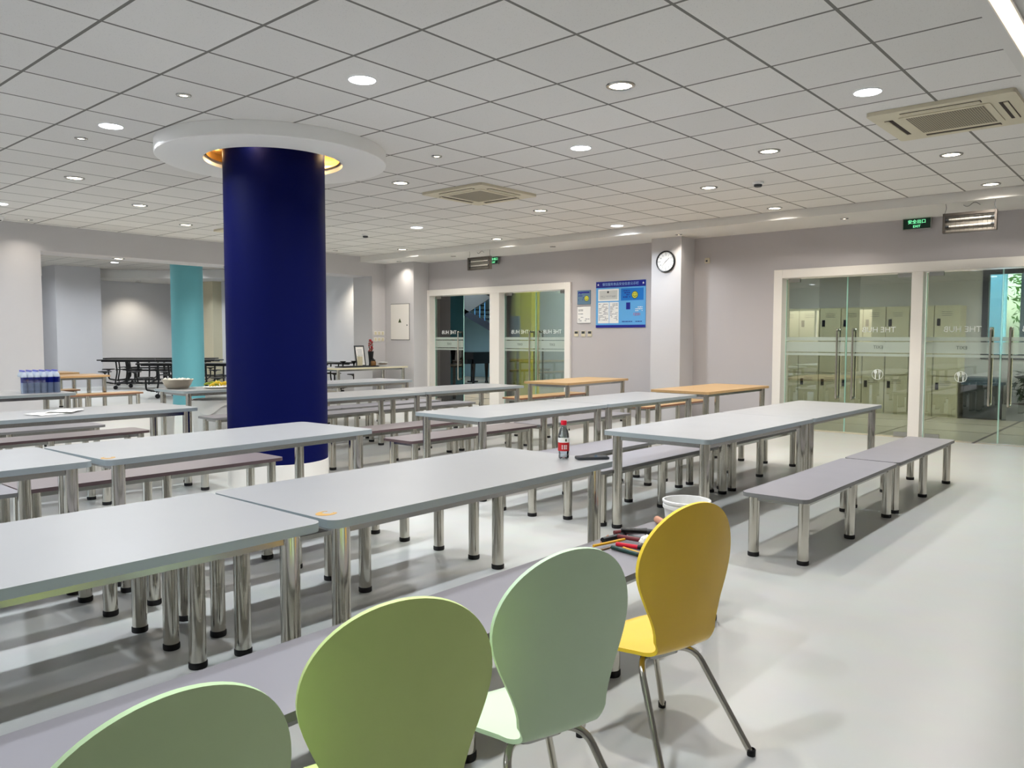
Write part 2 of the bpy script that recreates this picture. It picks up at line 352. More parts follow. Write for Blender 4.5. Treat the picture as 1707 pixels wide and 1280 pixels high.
# ------------------------------------------------------------------ glass doors
def door_frame(name, y0, y1, posts, zt=2.31, t=.125):
    bm = bmesh.new()
    box(bm, XW-.05, XW+.22, y0, y0+t, 0, zt); box(bm, XW-.05, XW+.22, y1-t, y1, 0, zt); box(bm, XW-.05, XW+.22, y0+t, y1-t, zt-t, zt)
    for a, b in posts: box(bm, XW-.05, XW+.22, a, b, 0, zt-t)
    o = struct(name, bm, M['frame'])
    bv = o.modifiers.new('soft edges', 'BEVEL'); bv.width = .004; bv.segments = 1
    return o
door_frame('trim_4', .85, 4.70, [(2.71, 2.85)])
door_frame('trim_5', 8.40, 12.16, [(10.09, 10.34)])
XG = XW+.11
def glass_leaf(root, y0, y1, hinge, ztop=2.175, text_on=True, handle=True, emblem=True):
    """one toughened-glass leaf; hinge is 'lo' or 'hi' side in y"""
    bm = bmesh.new(); box(bm, XG-.006, XG+.006, y0, y1, .012, ztop); g = obj('glass_panel', bm, root, M['glass'])
    bm = bmesh.new()
    for a in (y0, y1): box(bm, XG-.0065, XG+.0065, a-.003, a+.003, .012, ztop)
    obj('glass_edge', bm, root, M['gedge'])
    bm = bmesh.new()
    for a, b in ((1.288, 1.338), (1.128, 1.272), (1.078, 1.112)): box(bm, XG-.0085, XG-.0072, y0+.01, y1-.01, a, b)
    obj('frosted_band', bm, root, M['frost'])
    bm = bmesh.new(); hy = (y0+.11) if hinge == 'lo' else (y1-.11)
    box(bm, XG-.018, XG+.018, hy-.085, hy+.085, ztop-.045, ztop+.01); box(bm, XG-.018, XG+.018, hy-.085, hy+.085, .0, .07)
    obj('patch_fitting', bm, root, M['rail'])
    if handle:
        hy = (y1-.10) if hinge == 'lo' else (y0+.10)
        bm = bmesh.new()
        for s in (-1, 1):
            tube(bm, arc_path([(XG, hy, .50), (XG+s*.07, hy, .47), (XG+s*.07, hy, 1.46), (XG, hy, 1.43)], .04), .0145, 10)
        obj('handle', bm, root, M['chrome'])
    if text_on:
        c = (y0+y1)/2
        text('THE HUB', .105, M['letter'], root, (XG-.0095, c, 1.435), FACE, 'lettering', True)
        text('EXIT', .062, M['greyletter'], root, (XG-.0100, c, 1.20), FACE, 'lettering', True)
        if not emblem: return
        bm = bmesh.new(); R = .072; N = 40
        for k in range(N):
            a0, a1 = 2*pi*k/N, 2*pi*(k+1)/N
            q = [(XG-.0085, c+r*cos(a), .83+r*sin(a)) for r, a in ((R, a0), (R, a1), (R-.005, a1), (R-.005, a0))]
            bm.faces.new([bm.verts.new(p) for p in q])
        for yy, kind in ((c+.026, 's'), (c-.026, 'f')):
            q = [(yy+.006, .77), (yy-.006, .77), (yy-.006, .84), (yy+.006, .84)]; bm.faces.new([bm.verts.new((XG-.0085, *p)) for p in q])
            if kind == 's': q = [(yy+.02*cos(2*pi*k/14), .865+.03*sin(2*pi*k/14)) for k in range(14)]; bm.faces.new([bm.verts.new((XG-.0085, *p)) for p in q])
            else:
                for d in (-.012, 0, .012): q = [(yy+d+.004, .84), (yy+d-.004, .84), (yy+d-.004, .895), (yy+d+.004, .895)]; bm.faces.new([bm.verts.new((XG-.0085, *p)) for p in q])
                q = [(yy+.016, .835), (yy-.016, .835), (yy-.016, .855), (yy+.016, .855)]; bm.faces.new([bm.verts.new((XG-.0085, *p)) for p in q])
        obj('cutlery_emblem', bm, root, M['letter'])
def door(n, leaves):
    r = bpy.data.objects.new('door_%d' % n, None); COL.objects.link(r); r['kind'] = 'structure'
    for a in leaves: glass_leaf(r, *a[:3], **(a[3] if len(a) > 3 else {}))
    return r
door(1, [(2.862, 3.702, 'lo'), (3.712, 4.565, 'hi', dict(text_on=False))])
door(2, [(.985, 1.840, 'lo'), (1.850, 2.700, 'hi')])
door(3, [(11.19, 12.02, 'hi', dict(emblem=False))])
door(4, [(8.535, 9.300, 'lo', dict(emblem=False)), (9.310, 10.08, 'hi', dict(emblem=False))])

# ------------------------------------------------------------------ tables and benches
def leg_mesh(h, r, name):
    bm = bmesh.new(); lathe(bm, [(0, .018), (r, .018), (r, h), (0, h)], 20); return mesh(name, bm, M['chrome'])
def foot_mesh(r, name):
    bm = bmesh.new(); lathe(bm, [(0, 0), (r+.001, 0), (r+.0028, .005), (r+.0028, .022), (r+.0004, .026)], 24); return mesh(name, bm, M['rubber'])
def slab(L, Wd, z0, z1, rad, top, edge, name):
    bm = bmesh.new(); poly = rrect(-L/2, L/2, -Wd/2, Wd/2, rad, 6); b = .002
    prism(bm, poly, z0, z1, 0, 1, True)
    me = mesh(name, bm, [top, edge])
    return me
TLEG = leg_mesh(.655, .0335, 'table_leg'); TFOOT = foot_mesh(.0335, 'table_foot')
BLEG = leg_mesh(.372, .0315, 'bench_leg'); BFOOT = foot_mesh(.0315, 'bench_foot')
def rails(bm, xs, ys, z0, z1, t=.0125):
    for y in ys: box(bm, xs[0], xs[-1], y-t, y+t, z0, z1)
    for x in xs: box(bm, x-t, x+t, ys[0], ys[-1], z0, z1)
def make_table(L=1.78, Wd=.80, h=.68, top='laminate', edge='edge', name='canteen_table'):
    t = thing(name, 'x', 'table')
    obj('tabletop', slab(L, Wd, h-.030, h, .045, M[top], M[edge], 'tabletop'), t)
    bm = bmesh.new(); lx, ly = L/2-.088, Wd/2-.072
    rails(bm, (-lx, lx), (-ly, ly), h-.066, h-.0305)
    obj('apron_frame', bm, t, M['rail'])
    me, off = (TLEG, 0) if abs(h-.68) < 1e-6 else (leg_mesh(h-.03, .0335, 'table_leg'), 0)
    for sx in (-1, 1):
        for sy in (-1, 1):
            l = obj('leg', me, t, loc=(sx*lx, sy*ly, 0)); obj('rubber_foot', TFOOT, l)
    return t
def make_bench(L=1.79, top='benchtop', edge='benchedge', name='canteen_bench'):
    h = .395; Wd = .40
    t = thing(name, 'x', 'bench')
    obj('seat', slab(L, Wd, h-.024, h, .045, M[top], M[edge], 'seat'), t)
    bm = bmesh.new(); lx = L/2-.085; ly = .15
    rails(bm, (-lx, 0, lx), (-ly, ly), h-.056, h-.0245)
    obj('apron_frame', bm, t, M['rail'])
    for x in (-lx, 0, lx):
        for y in (-ly, ly):
            l = obj('leg', BLEG, t, loc=(x, y, 0)); obj('rubber_foot', BFOOT, l)
    return t
TG, BG = 'white canteen tables in rows', 'grey benches along the white tables'
TABLES = [  # x0, x1, y centre, rot deg, label
    (-.205, 1.575, 2.62, 0, 'nearest white table on the left, cut off by the left edge of the photo'),
    (1.588, 3.378, 2.62, 1.0, 'white table in the nearest row carrying the small water bottle and black phone'),
    (-.19, 1.60, 4.60, 1.0, 'white table in the second row, cut off at the left edge'),
    (1.625, 3.435, 4.62, 3.0, 'white table just before the blue column with a gold scuff on its corner'),
    (4.455, 6.225, 2.66, 0, 'white table behind the two right benches, nearer of its pair'),
    (6.238, 8.01, 2.66, 0, 'white table behind the two right benches, farther of its pair near the glass doors'),
    (4.49, 6.27, 4.63, 0, 'white table right of the column, left one of the middle pair'),
    (6.283, 8.05, 4.63, 0, 'white table in the middle pair in front of the two wooden tables'),
    (1.71, 3.50, 7.20, 0, 'white table with loose paper sheets at the left edge'),
    (4.50, 6.28, 7.20, 0, 'white table directly behind the blue column on its right side'),
    (6.293, 8.08, 7.20, 0, 'white table whose far end almost reaches the middle wooden table'),
    (1.73, 3.52, 10.08, 0, 'white table at far left carrying the pack of bottled water'),
    (4.43, 6.20, 9.38, 0, 'white table left of the blue column carrying the steel bowl and fruit plate'),
    (6.25, 8.03, 9.38, 0, 'white table right of the column in front of the white corner table'),
]
tp = {}
for i, (x0, x1, yc, r, lab) in enumerate(TABLES):
    L = round(x1-x0, 3)
    key = min(tp, key=lambda q: abs(q-L)) if tp and min(abs(q-L) for q in tp) < .012 else None
    if key is None: tp[L] = make_table(L); place(tp[L], False, ((x0+x1)/2, yc, 0), radians(r), lab, TG)
    else: place(tp[key], True, ((x0+x1)/2, yc, 0), radians(r), lab, TG)
BENCHES = [
    (-.19, 1.59, 1.83, 0, 'g', 'grey bench behind the two lime and olive green chairs, front left'),
    (1.61, 3.41, 1.82, 0, 'g', 'grey bench strewn with pens and markers beside the yellow chair'),
    (-.20, 1.59, 3.36, 0, 'g', 'grey bench on the far side of the cut-off nearest left table'),
    (1.62, 3.42, 3.35, 0, 'g', 'grey bench on the far side of the table with the water bottle'),
    (-.20, 1.59, 3.97, 0, 'g', 'grey bench on the near side of the cut-off second row table'),
    (1.62, 3.42, 3.97, 0, 'g', 'grey bench on the near side of the table before the blue column'),
    (-.22, 1.57, 5.40, 0, 'g', 'grey bench behind the cut-off second row table at left'),
    (1.585, 3.37, 5.45, 0, 'm', 'mauve-grey bench between the second row table and the blue column'),
    (4.415, 6.20, 1.83, 0, 'g', 'foremost free-standing grey bench at right, nearer the yellow chair'),
    (6.215, 8.03, 1.83, 0, 'g', 'free-standing grey bench at right nearest the glass doors'),
    (4.44, 6.22, 3.25, 0, 'g', 'grey bench behind the right white table pair, just past the water bottle'),
    (6.25, 8.04, 3.25, 0, 'g', 'grey bench behind the farther table of the right pair'),
    (4.35, 6.13, 3.81, 0, 'g', 'grey bench seen behind the red-capped bottle'),
    (6.25, 8.04, 3.81, 0, 'g', 'grey bench in front of the farther table of the middle pair'),
    (4.62, 6.44, 5.42, 0, 'm', 'mauve-grey bench with its rounded end showing right of the column, under the middle pair'),
    (6.455, 8.24, 5.42, 0, 'g', 'grey bench behind the middle pair, its far end near the right wooden table'),
    (1.62, 3.42, 6.56, 0, 'm', 'mauve bench in front of the table with paper sheets'),
    (1.72, 3.50, 8.00, 0, 'm', 'dark mauve bench behind the table with paper sheets'),
    (1.62, 3.42, 8.84, 0, 'g', 'grey bench in front of the table with bottled water'),
    (4.60, 6.40, 6.30, 0, 'm', 'mauve-grey bench in front of the table directly right of the column'),
    (6.42, 8.22, 6.30, 0, 'g', 'grey bench in front of the table before the middle wooden table'),
    (4.62, 6.40, 8.02, 0, 'g', 'grey bench behind the table directly right of the column'),
    (6.42, 8.20, 8.02, 0, 'g', 'grey bench behind the table before the middle wooden table'),
    (4.50, 6.28, 8.62, 0, 'g', 'grey bench in front of the table with the steel bowl, beside the blue column'),
    (6.30, 8.08, 8.62, 0, 'g', 'grey bench in front of the farthest white row table'),
    (6.30, 8.08, 10.15, 0, 'g', 'grey bench behind the farthest white row table'),
]
bp_ = {'g': make_bench(), 'm': make_bench(1.79, 'mauve', 'lighttintedge')}; used = {'g': False, 'm': False}
for x0, x1, yc, r, k, lab in BENCHES:
    place(bp_[k], used[k], ((x0+x1)/2, yc, 0), radians(r), lab, BG); used[k] = True
# wooden tables and benches
wt = make_table(1.78, .80, .68, 'wood', 'wood', 'wooden_table')
for i, (x, y, r, lab) in enumerate([(9.40, 4.74, 0, 'oak-topped table against the wall below the clock, right one'),
        (9.75, 7.15, 4, 'oak-topped table below the blue notice board'),
        (4.72, 14.35, 0, 'oak-topped table in the left opening, nearer one'),
        (4.78, 15.85, 0, 'oak-topped table in the left opening, farther one')]):
    place(wt, i > 0, (x, y, 0), radians(r), lab, 'oak-topped tables')
wb = make_bench(1.79, 'wood', 'woodred', 'wooden_bench')
for i, (x, y, r, lab) in enumerate([(10.0, 5.72, 0, 'reddish oak bench behind the oak table below the clock'),
        (10.05, 8.0, 0, 'reddish oak bench behind the oak table below the notice board'),
        (5.05, 13.66, 0, 'oak bench in the left opening in front of the nearer oak table'),
        (4.6, 15.15, 0, 'reddish oak bench between the two oak tables in the left opening')]):
    place(wb, i > 0, (x, y, 0), radians(r), lab, 'oak benches')
ct = make_table(1.78, .78, .75, 'laminate', 'cream', 'corner_table')
ct.location = (9.82, 12.52, 0); ct['label'] = 'white table in the far corner holding a framed notice, dark tray and red flowers'

# gold scuffs: worn stickers on two table corners
M['scuff'] = mat('worn_gold_sticker', (196, 152, 78), .5, noise=.15, nscale=30)
def scuff(x, y, s, lab, rz):
    bm = bmesh.new()
    pts = [(cos(a)*s*(.7+.5*random.random()), sin(a)*s*.8*(.6+.6*random.random())) for a in [2*pi*k/16 for k in range(9)]]
    outer = [(s*cos(2*pi*k/16), s*.85*sin(2*pi*k/16)) for k in range(2, 15)]
    inner = [(s*.25+s*.45*cos(2*pi*k/16), s*.1+s*.4*sin(2*pi*k/16)*(1+.5*(k % 2))) for k in range(14, 1, -1)]
    prism(bm, outer+inner, 0, .0006)
    o = obj('worn_sticker', bm, None, M['scuff'], (x, y, .6803), (0, 0, rz)); tag(o, lab, 'sticker', 'worn gold stickers on table corners')
scuff(1.66, 2.325, .042, 'torn gold sticker on the corner of the water bottle table', .2)
scuff(1.69, 4.27, .042, 'torn gold sticker on the table corner before the blue column', 1.0)

# ------------------------------------------------------------------ columns
CX, CY = 3.98, 6.29
c = thing('round_column', 'thick dark blue round column with white foot under a white ceiling ring', 'column', (CX, CY, 0))
bm = bmesh.new(); lathe(bm, [(.438, .21), (.438, ZC+.05)], 96); obj('shaft', bm, c, M['blue'])
bm = bmesh.new(); lathe(bm, [(.442, .0), (.442, .212), (.438, .214)], 96); obj('foot', bm, c, M['frame'])
bm = bmesh.new(); lathe(bm, [(.595, ZC-.001), (.595, 2.870), (.980, 2.870), (.986, 2.876), (.986, ZC-.001)], 96); obj('ceiling_ring', bm, c, mat('ring_white_paint', (244, 243, 240), .6))
bm = bmesh.new(); lathe(bm, [(.45, 2.984), (.594, 2.984), (.594, 2.93), (.57, 2.915)], 64); obj('cove_lining', bm, c, M['gold'])
ll = bpy.data.lights.new('cove_lamp', 'POINT'); ll.energy = 1.2; ll.color = (1, .72, .36); ll.shadow_soft_size = .02
for a in (15, 130, 215, 320):
    lo = bpy.data.objects.new('cove_lamp', ll); COL.objects.link(lo); lo.parent = c; lo.location = (.52*cos(radians(a)), .52*sin(radians(a)), 2.95)
c = thing('round_column', 'turquoise round column standing in the room beyond the opening', 'column', (7.6, 15.2, 0))
bm = bmesh.new(); lathe(bm, [(.30, .0), (.30, 3.21)], 64); obj('shaft', bm, c, M['turq'])

# ------------------------------------------------------------------ ceiling fixtures
def light(kind, parent, z, size, watts, col, spread=152):
    l = bpy.data.lights.new('lamp_light', 'AREA'); l.shape = 'DISK'; l.size = size; l.energy = watts; l.color = col; l.spread = radians(spread)
    o = bpy.data.objects.new('lamp_light', l); COL.objects.link(o); o.parent = parent; o.location = (0, 0, z); return o
def make_led(z):
    t = thing('led_downlight', 'x', 'ceiling light')
    bm = bmesh.new(); lathe(bm, [(.086, -.0005), (.086, -.008), (.092, -.008), (.096, -.0005)], 32); obj('trim_ring', bm, t, M['white'])
    bm = bmesh.new(); lathe(bm, [(0, -.006), (.086, -.006)], 32); obj('diffuser', bm, t, M['ledemit'])
    light('led', t, -.010, .16, LED_W, (.87, .935, 1)); return t
def make_warm(z):
    t = thing('recessed_downlight', 'x', 'ceiling light')
    bm = bmesh.new(); lathe(bm, [(.072, -.001), (.076, -.010), (.094, -.008), (.098, -.0005)], 32); obj('trim_ring', bm, t, M['rail'])
    bm = bmesh.new(); lathe(bm, [(0, -.003), (.073, -.003)], 32); obj('lamp_lens', bm, t, M['warmemit'])
    light('warm', t, -.012, .13, WARM_W, (1, .945, .87)); return t
def make_spot(z):
    t = thing('small_spotlight', 'x', 'ceiling light')
    bm = bmesh.new(); lathe(bm, [(.028, -.001), (.032, -.010), (.048, -.008), (.052, -.0005)], 24); obj('trim_ring', bm, t, M['rail'])
    bm = bmesh.new(); lathe(bm, [(0, -.003), (.029, -.003)], 24); obj('lamp_lens', bm, t, M['warmemit'])
    light('spot', t, -.012, .05, SPOT_W, (1, .92, .80), 120); return t
def series(make, items, group):
    p = None
    for x, y, z, lab in items:
        if p is None: p = make(z); place(p, False, (x, y, z), 0, lab, group)
        else: place(p, True, (x, y, z), 0, lab, group)
zc = ZC-.0005
series(make_led, [(3.287, 4.158, zc, 'bright cool white ceiling disc nearest the front, upper middle of the photo'),
    (5.687, 1.758, zc, 'bright cool white ceiling disc beside the right air conditioner'),
    (2.687, 6.558, zc, 'bright cool white ceiling disc left of the column ring'),
    (5.687, 4.158, zc, 'bright cool white ceiling disc in the middle of the ceiling'),
    (3.287, 11.358, zc, 'bright cool white ceiling disc at the left edge of the photo'),
    (8.087, 8.958, zc, 'bright cool white ceiling disc beyond the square air conditioner'),
    (9.887, 6.558, zc, 'bright cool white ceiling disc near the wall left of the clock'),
    (.887, 4.158, zc, 'cool white ceiling disc left of the picture'), (.887, 1.758, zc, 'cool white ceiling disc above the viewer'),
    (5.2, 18.5, 3.1995, 'added fill light disc in the room beyond the opening'), (8.4, 20.5, 3.1995, 'added fill light disc far beyond the opening'), (9.3, 16.0, 3.1995, 'added fill light disc beyond the opening behind the blue column'), (3.0, 16.0, 3.1995, 'added fill light disc beyond the opening at left'), (4.6, 20.6, 3.1995, 'added fill light disc at the left far end beyond the opening'), (10.3, 21.0, 3.1995, 'added fill light disc closest to the far grey wall'), (7.2, 17.9, 3.1995, 'added fill light disc past the turquoise column'), (6.6, 21.6, 3.1995, 'added fill light disc near the far wall beyond the opening'), (10.6, 18.6, 3.1995, 'added fill light disc above the black tables beyond the opening'),  # annex discs are made-up fill lights, added to brighten that room
    (13.6, 5.4, 2.8995, 'added lobby fill light behind the right doors'), (13.2, 2.6, 2.8995, 'added lobby fill light behind the second right door'),  # both lobby discs added as fill, no such lamps known
    (13.4, 10.2, 3.5995, 'added hall fill light behind the far right door'), (17.9, 12.6, 3.5995, 'added hall fill light by the stairs'), (13.4, 14.6, 3.5995, 'added hall fill light by the piano'), (18.6, 9.0, 3.5995, 'added hall fill light at the far right of the hall'), (12.6, 8.6, 3.5995, 'added hall fill light just behind the far doors'), (15.2, 9.0, 3.5995, 'added hall fill light before the pale side wall'), (15.6, 12.2, 3.5995, 'added hall fill light behind the yellow pillar'), (15.0, 17.0, 3.5995, 'added hall fill light past the piano'), (17.4, 17.6, 3.5995, 'added hall fill light above the stairs'),  # hall discs invented to lift the dark hall behind the doors
    (-1.513, 4.158, zc, 'cool white ceiling disc far left behind the viewer'), (-1.513, 8.958, zc, 'cool white ceiling disc in the back left corner')], 'cool white ceiling discs')
series(make_warm, [(4.487, 2.958, zc, 'warm recessed downlight at upper middle, nearest of the warm ones'),
    (6.887, 2.958, zc, 'warm recessed downlight left of the right air conditioner'),
    (8.087, 1.758, zc, 'warm recessed downlight just behind the right air conditioner'),
    (5.687, 6.558, zc, 'warm recessed downlight beside the column ring near the square air conditioner'),
    (3.287, 8.958, zc, 'warm recessed downlight at far left below two small spots'),
    (4.487, 10.158, zc, 'warm recessed downlight left of the column, second toward the wall'),
    (5.687, 11.358, zc, 'warm recessed downlight left of the column nearest the far wall'),
    (8.087, 4.158, zc, 'warm recessed downlight in the middle right of the ceiling'),
    (8.087, 6.558, zc, 'warm recessed downlight right of the square air conditioner'),
    (9.887, 4.158, zc, 'warm recessed downlight at the ceiling edge above the wooden table'),
    (9.887, 1.758, zc, 'warm recessed downlight at the ceiling edge above the hanging heater'),
    (9.887, 8.958, zc, 'warm recessed downlight at the ceiling edge near the far heater'),
    (9.887, 11.358, zc, 'warm recessed downlight at the ceiling edge in the far corner'),
    (2.087, 1.758, zc, 'warm recessed downlight over the front chairs'), (-.313, 6.558, zc, 'warm recessed downlight left of the view'),
    (5.51, 13.30, OPZ, 'downlight under the beam of the opening, left one'), (7.47, 13.34, OPZ, 'downlight under the beam of the opening beside the turquoise column'),
    (6.4, 16.4, 3.1995, 'downlight in the ceiling beyond the opening'), (9.6, 19.0, 3.1995, 'far downlight beyond the opening'),
    (13.2, 4.2, 2.8995, 'warm lobby downlight above the lockers'), (13.0, 1.4, 2.8995, 'warm lobby downlight near the bin'),
    (13.6, 8.4, 3.5995, 'warm hall downlight seen through the far right glass door'), (14.2, 12.0, 3.5995, 'warm hall downlight near the piano')], 'warm recessed downlights')
zb = ZB-.0005
series(make_spot, [(2.687, 5.358, zc, 'small spotlight left above the column ring'), (2.687, 7.158, zc, 'small spotlight left of the cool disc beside the ring'),
    (5.087, 5.358, zc, 'small spotlight right of the column ring'), (8.087, 11.358, zc, 'small spotlight touching the right edge of the column'),
    (9.2, 12.5, zc, 'small spotlight at the ceiling edge near the corner table'), (4.0, 12.6, zc, 'small spotlight close to the security camera'),
    (10.62, 3.53, zb, 'small spotlight on the plaster border above the right doors'), (10.62, 5.94, zb, 'small spotlight on the plaster border above the clock pillar'),
    (10.62, 8.34, zb, 'small spotlight on the plaster border above the notice board'), (10.62, 10.74, zb, 'small spotlight on the plaster border above the far doors'),
    (10.62, 12.3, zb, 'small spotlight on the plaster border in the far corner'), (10.62, 1.15, zb, 'small spotlight on the plaster border at the right edge')], 'small spotlights')
# wall washers in the annex
for x, y, lab in ((10.2, 23.3, 'wall washer lighting the far grey wall left of the turquoise column'), (11.5, 15.2, 'wall washer lighting the grey wall right of the blue column')):
    t = thing('wall_washer', lab, 'ceiling light', (x, y, 2.9695), 0, 'wall washers')
    bm = bmesh.new(); lathe(bm, [(.045, -.001), (.06, -.01), (.075, -.0005)], 24); obj('trim_ring', bm, t, M['rail'])
    bm = bmesh.new(); lathe(bm, [(0, -.003), (.045, -.003)], 24); obj('lamp_lens', bm, t, M['warmemit'])
    l = bpy.data.lights.new('washer_light', 'SPOT'); l.energy = 60; l.color = (1, .9, .72); l.spot_size = radians(120); l.spot_blend = 1.0; l.shadow_soft_size = .04
    lo = bpy.data.objects.new('washer_light', l); COL.objects.link(lo); lo.parent = t; lo.location = (0, 0, -.03)
# air conditioners
def make_ac():
    t = thing('ceiling_air_conditioner', 'x', 'air conditioner'); s = .475
    bm = bmesh.new(); n = 0
    prism(bm, rrect(-s, s, -s, s, .03), -.028, -.0005)
    obj('panel', bm, t, M['acbeige'])
    bm = bmesh.new(); prism(bm, rrect(-.30, .30, -.30, .30, .02), -.034, -.0282); g = obj('grille_frame', bm, t, M['acbeige'])
    bm = bmesh.new(); box(bm, -.255, .255, -.255, .255, -.0355, -.0342); obj('grille_mesh', bm, g, M['acgrille'])
    for k in range(4):
        a = k*pi/2; bm = bmesh.new(); box(bm, -.26, .26, .345, .405, -.0300, -.0283)
        f = obj('air_slot', bm, t, M['acdark'], rot=(0, 0, a))
        bm = bmesh.new(); box(bm, -.255, .255, .372, .400, -.036, -.0302); obj('louvre', bm, f, M['acbeige'])
    return t
def ac_grille():
    m = bpy.data.materials.new('ac_grille'); m.use_nodes = True; t = m.node_tree; b = t.nodes['Principled BSDF']
    tc = t.nodes.new('ShaderNodeTexCoord'); br = t.nodes.new('ShaderNodeTexBrick'); br.offset = 0
    mp = t.nodes.new('ShaderNodeMapping'); mp.inputs['Scale'].default_value = (1, 1, 1); t.links.new(tc.outputs['Object'], mp.inputs[0]); t.links.new(mp.outputs[0], br.inputs[0])
    br.inputs['Color1'].default_value = lin((84, 76, 62)); br.inputs['Color2'].default_value = lin((92, 84, 70)); br.inputs['Mortar'].default_value = lin((186, 176, 150))
    br.inputs['Scale'].default_value = 1; br.inputs['Brick Width'].default_value = .024; br.inputs['Row Height'].default_value = .016; br.inputs['Mortar Size'].default_value = .0022
    t.links.new(br.outputs['Color'], b.inputs['Base Color']); return m
M['acgrille'] = ac_grille()
ac = make_ac(); place(ac, False, (6.70, 1.46, zc), 0, 'square beige ceiling air conditioner at the right edge of the photo', 'ceiling air conditioners')
place(ac, True, (6.70, 6.34, zc), 0, 'square beige ceiling air conditioner right of the column', 'ceiling air conditioners')
place(ac, True, (6.70, 11.1, zc), 0, 'square ceiling air conditioner hidden partly behind the column top', 'ceiling air conditioners')
# smoke detectors, security camera, wall sensor
def make_smoke():
    t = thing('smoke_detector', 'x', 'smoke detector')
    bm = bmesh.new(); lathe(bm, [(.058, -.0005), (.058, -.02), (.05, -.026), (0, -.026)], 28); obj('base', bm, t, M['white'])
    bm = bmesh.new(); lathe(bm, [(.042, -.0262), (.042, -.044), (.034, -.052), (0, -.052)], 28); obj('sensing_head', bm, t, M['darkgrey']); return t
sm = make_smoke(); place(sm, False, (8.16, 3.62, zc), 0, 'smoke detector on the right half of the ceiling', 'smoke detectors')
place(sm, True, (8.10, 10.2, zc), 0, 'smoke detector right of the column near the far wall', 'smoke detectors')
t = thing('security_camera', 'small white security camera at the ceiling edge on the left', 'security camera', (3.62, 12.55, zc))
bm = bmesh.new(); prism(bm, rrect(-.06, .06, -.05, .05, .02), -.02, -.0005); obj('mount', bm, t, M['white'])
bm = bmesh.new(); lathe(bm, [(0, -.075), (.03, -.07), (.045, -.05), (.045, -.021)], 20); o = obj('housing', bm, t, M['white'])
bm = bmesh.new(); lathe(bm, [(0, -.082), (.014, -.08), (.018, -.07)], 14, (0, -.026, .012)); obj('lens', bm, o, M['black'])
t = thing('wall_sensor', 'small beige sensor box on the wall right of the clock pillar', 'sensor', (XW, 5.78, 2.52))
bm = bmesh.new(); box(bm, -.035, -.0005, -.035, .035, -.04, .04); obj('housing', bm, t, M['acbeige'])
bm = bmesh.new(); box(bm, -.042, -.0355, -.014, .014, -.02, .006); obj('eye', bm, t, M['darkgrey'])
# ------------------------------------------------------------------ hanging heaters, exit signs
def make_heater():
    t = thing('hanging_heater', 'x', 'heater')     # origin at the top of its hooks; broad side faces -X
    w, h = .26, .225; zt = -.115
    bm = bmesh.new(); 
    box(bm, -.03, .03, -w, w, zt-.03, zt); box(bm, -.03, .03, -w, w, zt-h, zt-h+.012)
    for s in (-1, 1): box(bm, -.03, .03, s*w-.012, s*w+.012, zt-h, zt)
    obj('frame', bm, t, mat('heater_frame_metal', (92, 86, 80), .4, .5))
    bm = bmesh.new(); box(bm, .018, .028, -w+.012, w-.012, zt-h+.012, zt-.03); obj('reflector', bm, t, M['heater'])
    for z in (zt-.072, zt-.15):
        bm = bmesh.new(); tube(bm, [(-.005, -w+.02, z), (-.005, w-.02, z)], .011, 10); q = obj('quartz_tube', bm, t, M['tube'])
        bm = bmesh.new()
        for s in (-1, 1): tube(bm, [(-.005, s*(w-.05), z), (-.005, s*(w-.014), z)], .014, 10)
        obj('end_cap', bm, q, M['darkgrey'])
    bm = bmesh.new()
    for k in range(11): y = -w+.03+k*(2*w-.06)/10; tube(bm, [(-.034, y, zt-.03), (-.034, y, zt-h+.012)], .0014, 5)
    for z in (zt-.045, zt-.11, zt-.19): tube(bm, [(-.034, -w, z), (-.034, w, z)], .0016, 5)
    obj('wire_guard', bm, t, M['rail'])
    bm = bmesh.new()
    for s in (-1, 1): tube(bm, arc_path([(0, s*w, zt), (0, s*(w-.02), zt+.06), (0, s*(w-.01), -.001)], .02), .0025, 6)
    obj('hanging_chain', bm, t, M['darkgrey'])
    bm = bmesh.new(); tube(bm, [(.01, .17*(1-k/10)-.1, -.03-.02*sin(k*.7)) for k in range(11)], .003, 6); obj('power_cable', bm, t, M['darkgrey'])
    return t
ht = make_heater(); HXX = 10.26
place(ht, False, (HXX, 2.02, ZB), 0, 'tube heater hanging from the ceiling border at upper right', 'hanging tube heaters')
place(ht, True, (HXX, 9.71, ZB), 0, 'tube heater hanging from the ceiling border above the far doors', 'hanging tube heaters')
def exit_sign(y, lab, w=.34, label2=True):
    t = thing('exit_sign', lab, 'exit sign', (XW-.07, y, 2.80), 0, 'green exit signs')
    bm = bmesh.new(); box(bm, -.014, .014, -w/2, w/2, -.072, .072); obj('housing', bm, t, M['rail'])
    bm = bmesh.new(); box(bm, -.016, -.0142, -w/2+.008, w/2-.008, -.064, .064); f = obj('sign_face', bm, t, M['exitbg'])
    text('安全出口', .054, M['exitlet'], f, (-.0172, 0, .022), FACE)
    text('EXIT', .044, M['exitlet'], f, (-.0172, 0, -.036), FACE)
    bm = bmesh.new(); box(bm, .0142, .07-.001, -.03, .03, -.03, .03); obj('bracket', bm, t, M['darkgrey'])
exit_sign(2.80, 'green lit exit sign left of the hanging heater at upper right')
exit_sign(10.20, 'green lit exit sign above the far glass doors', .24)

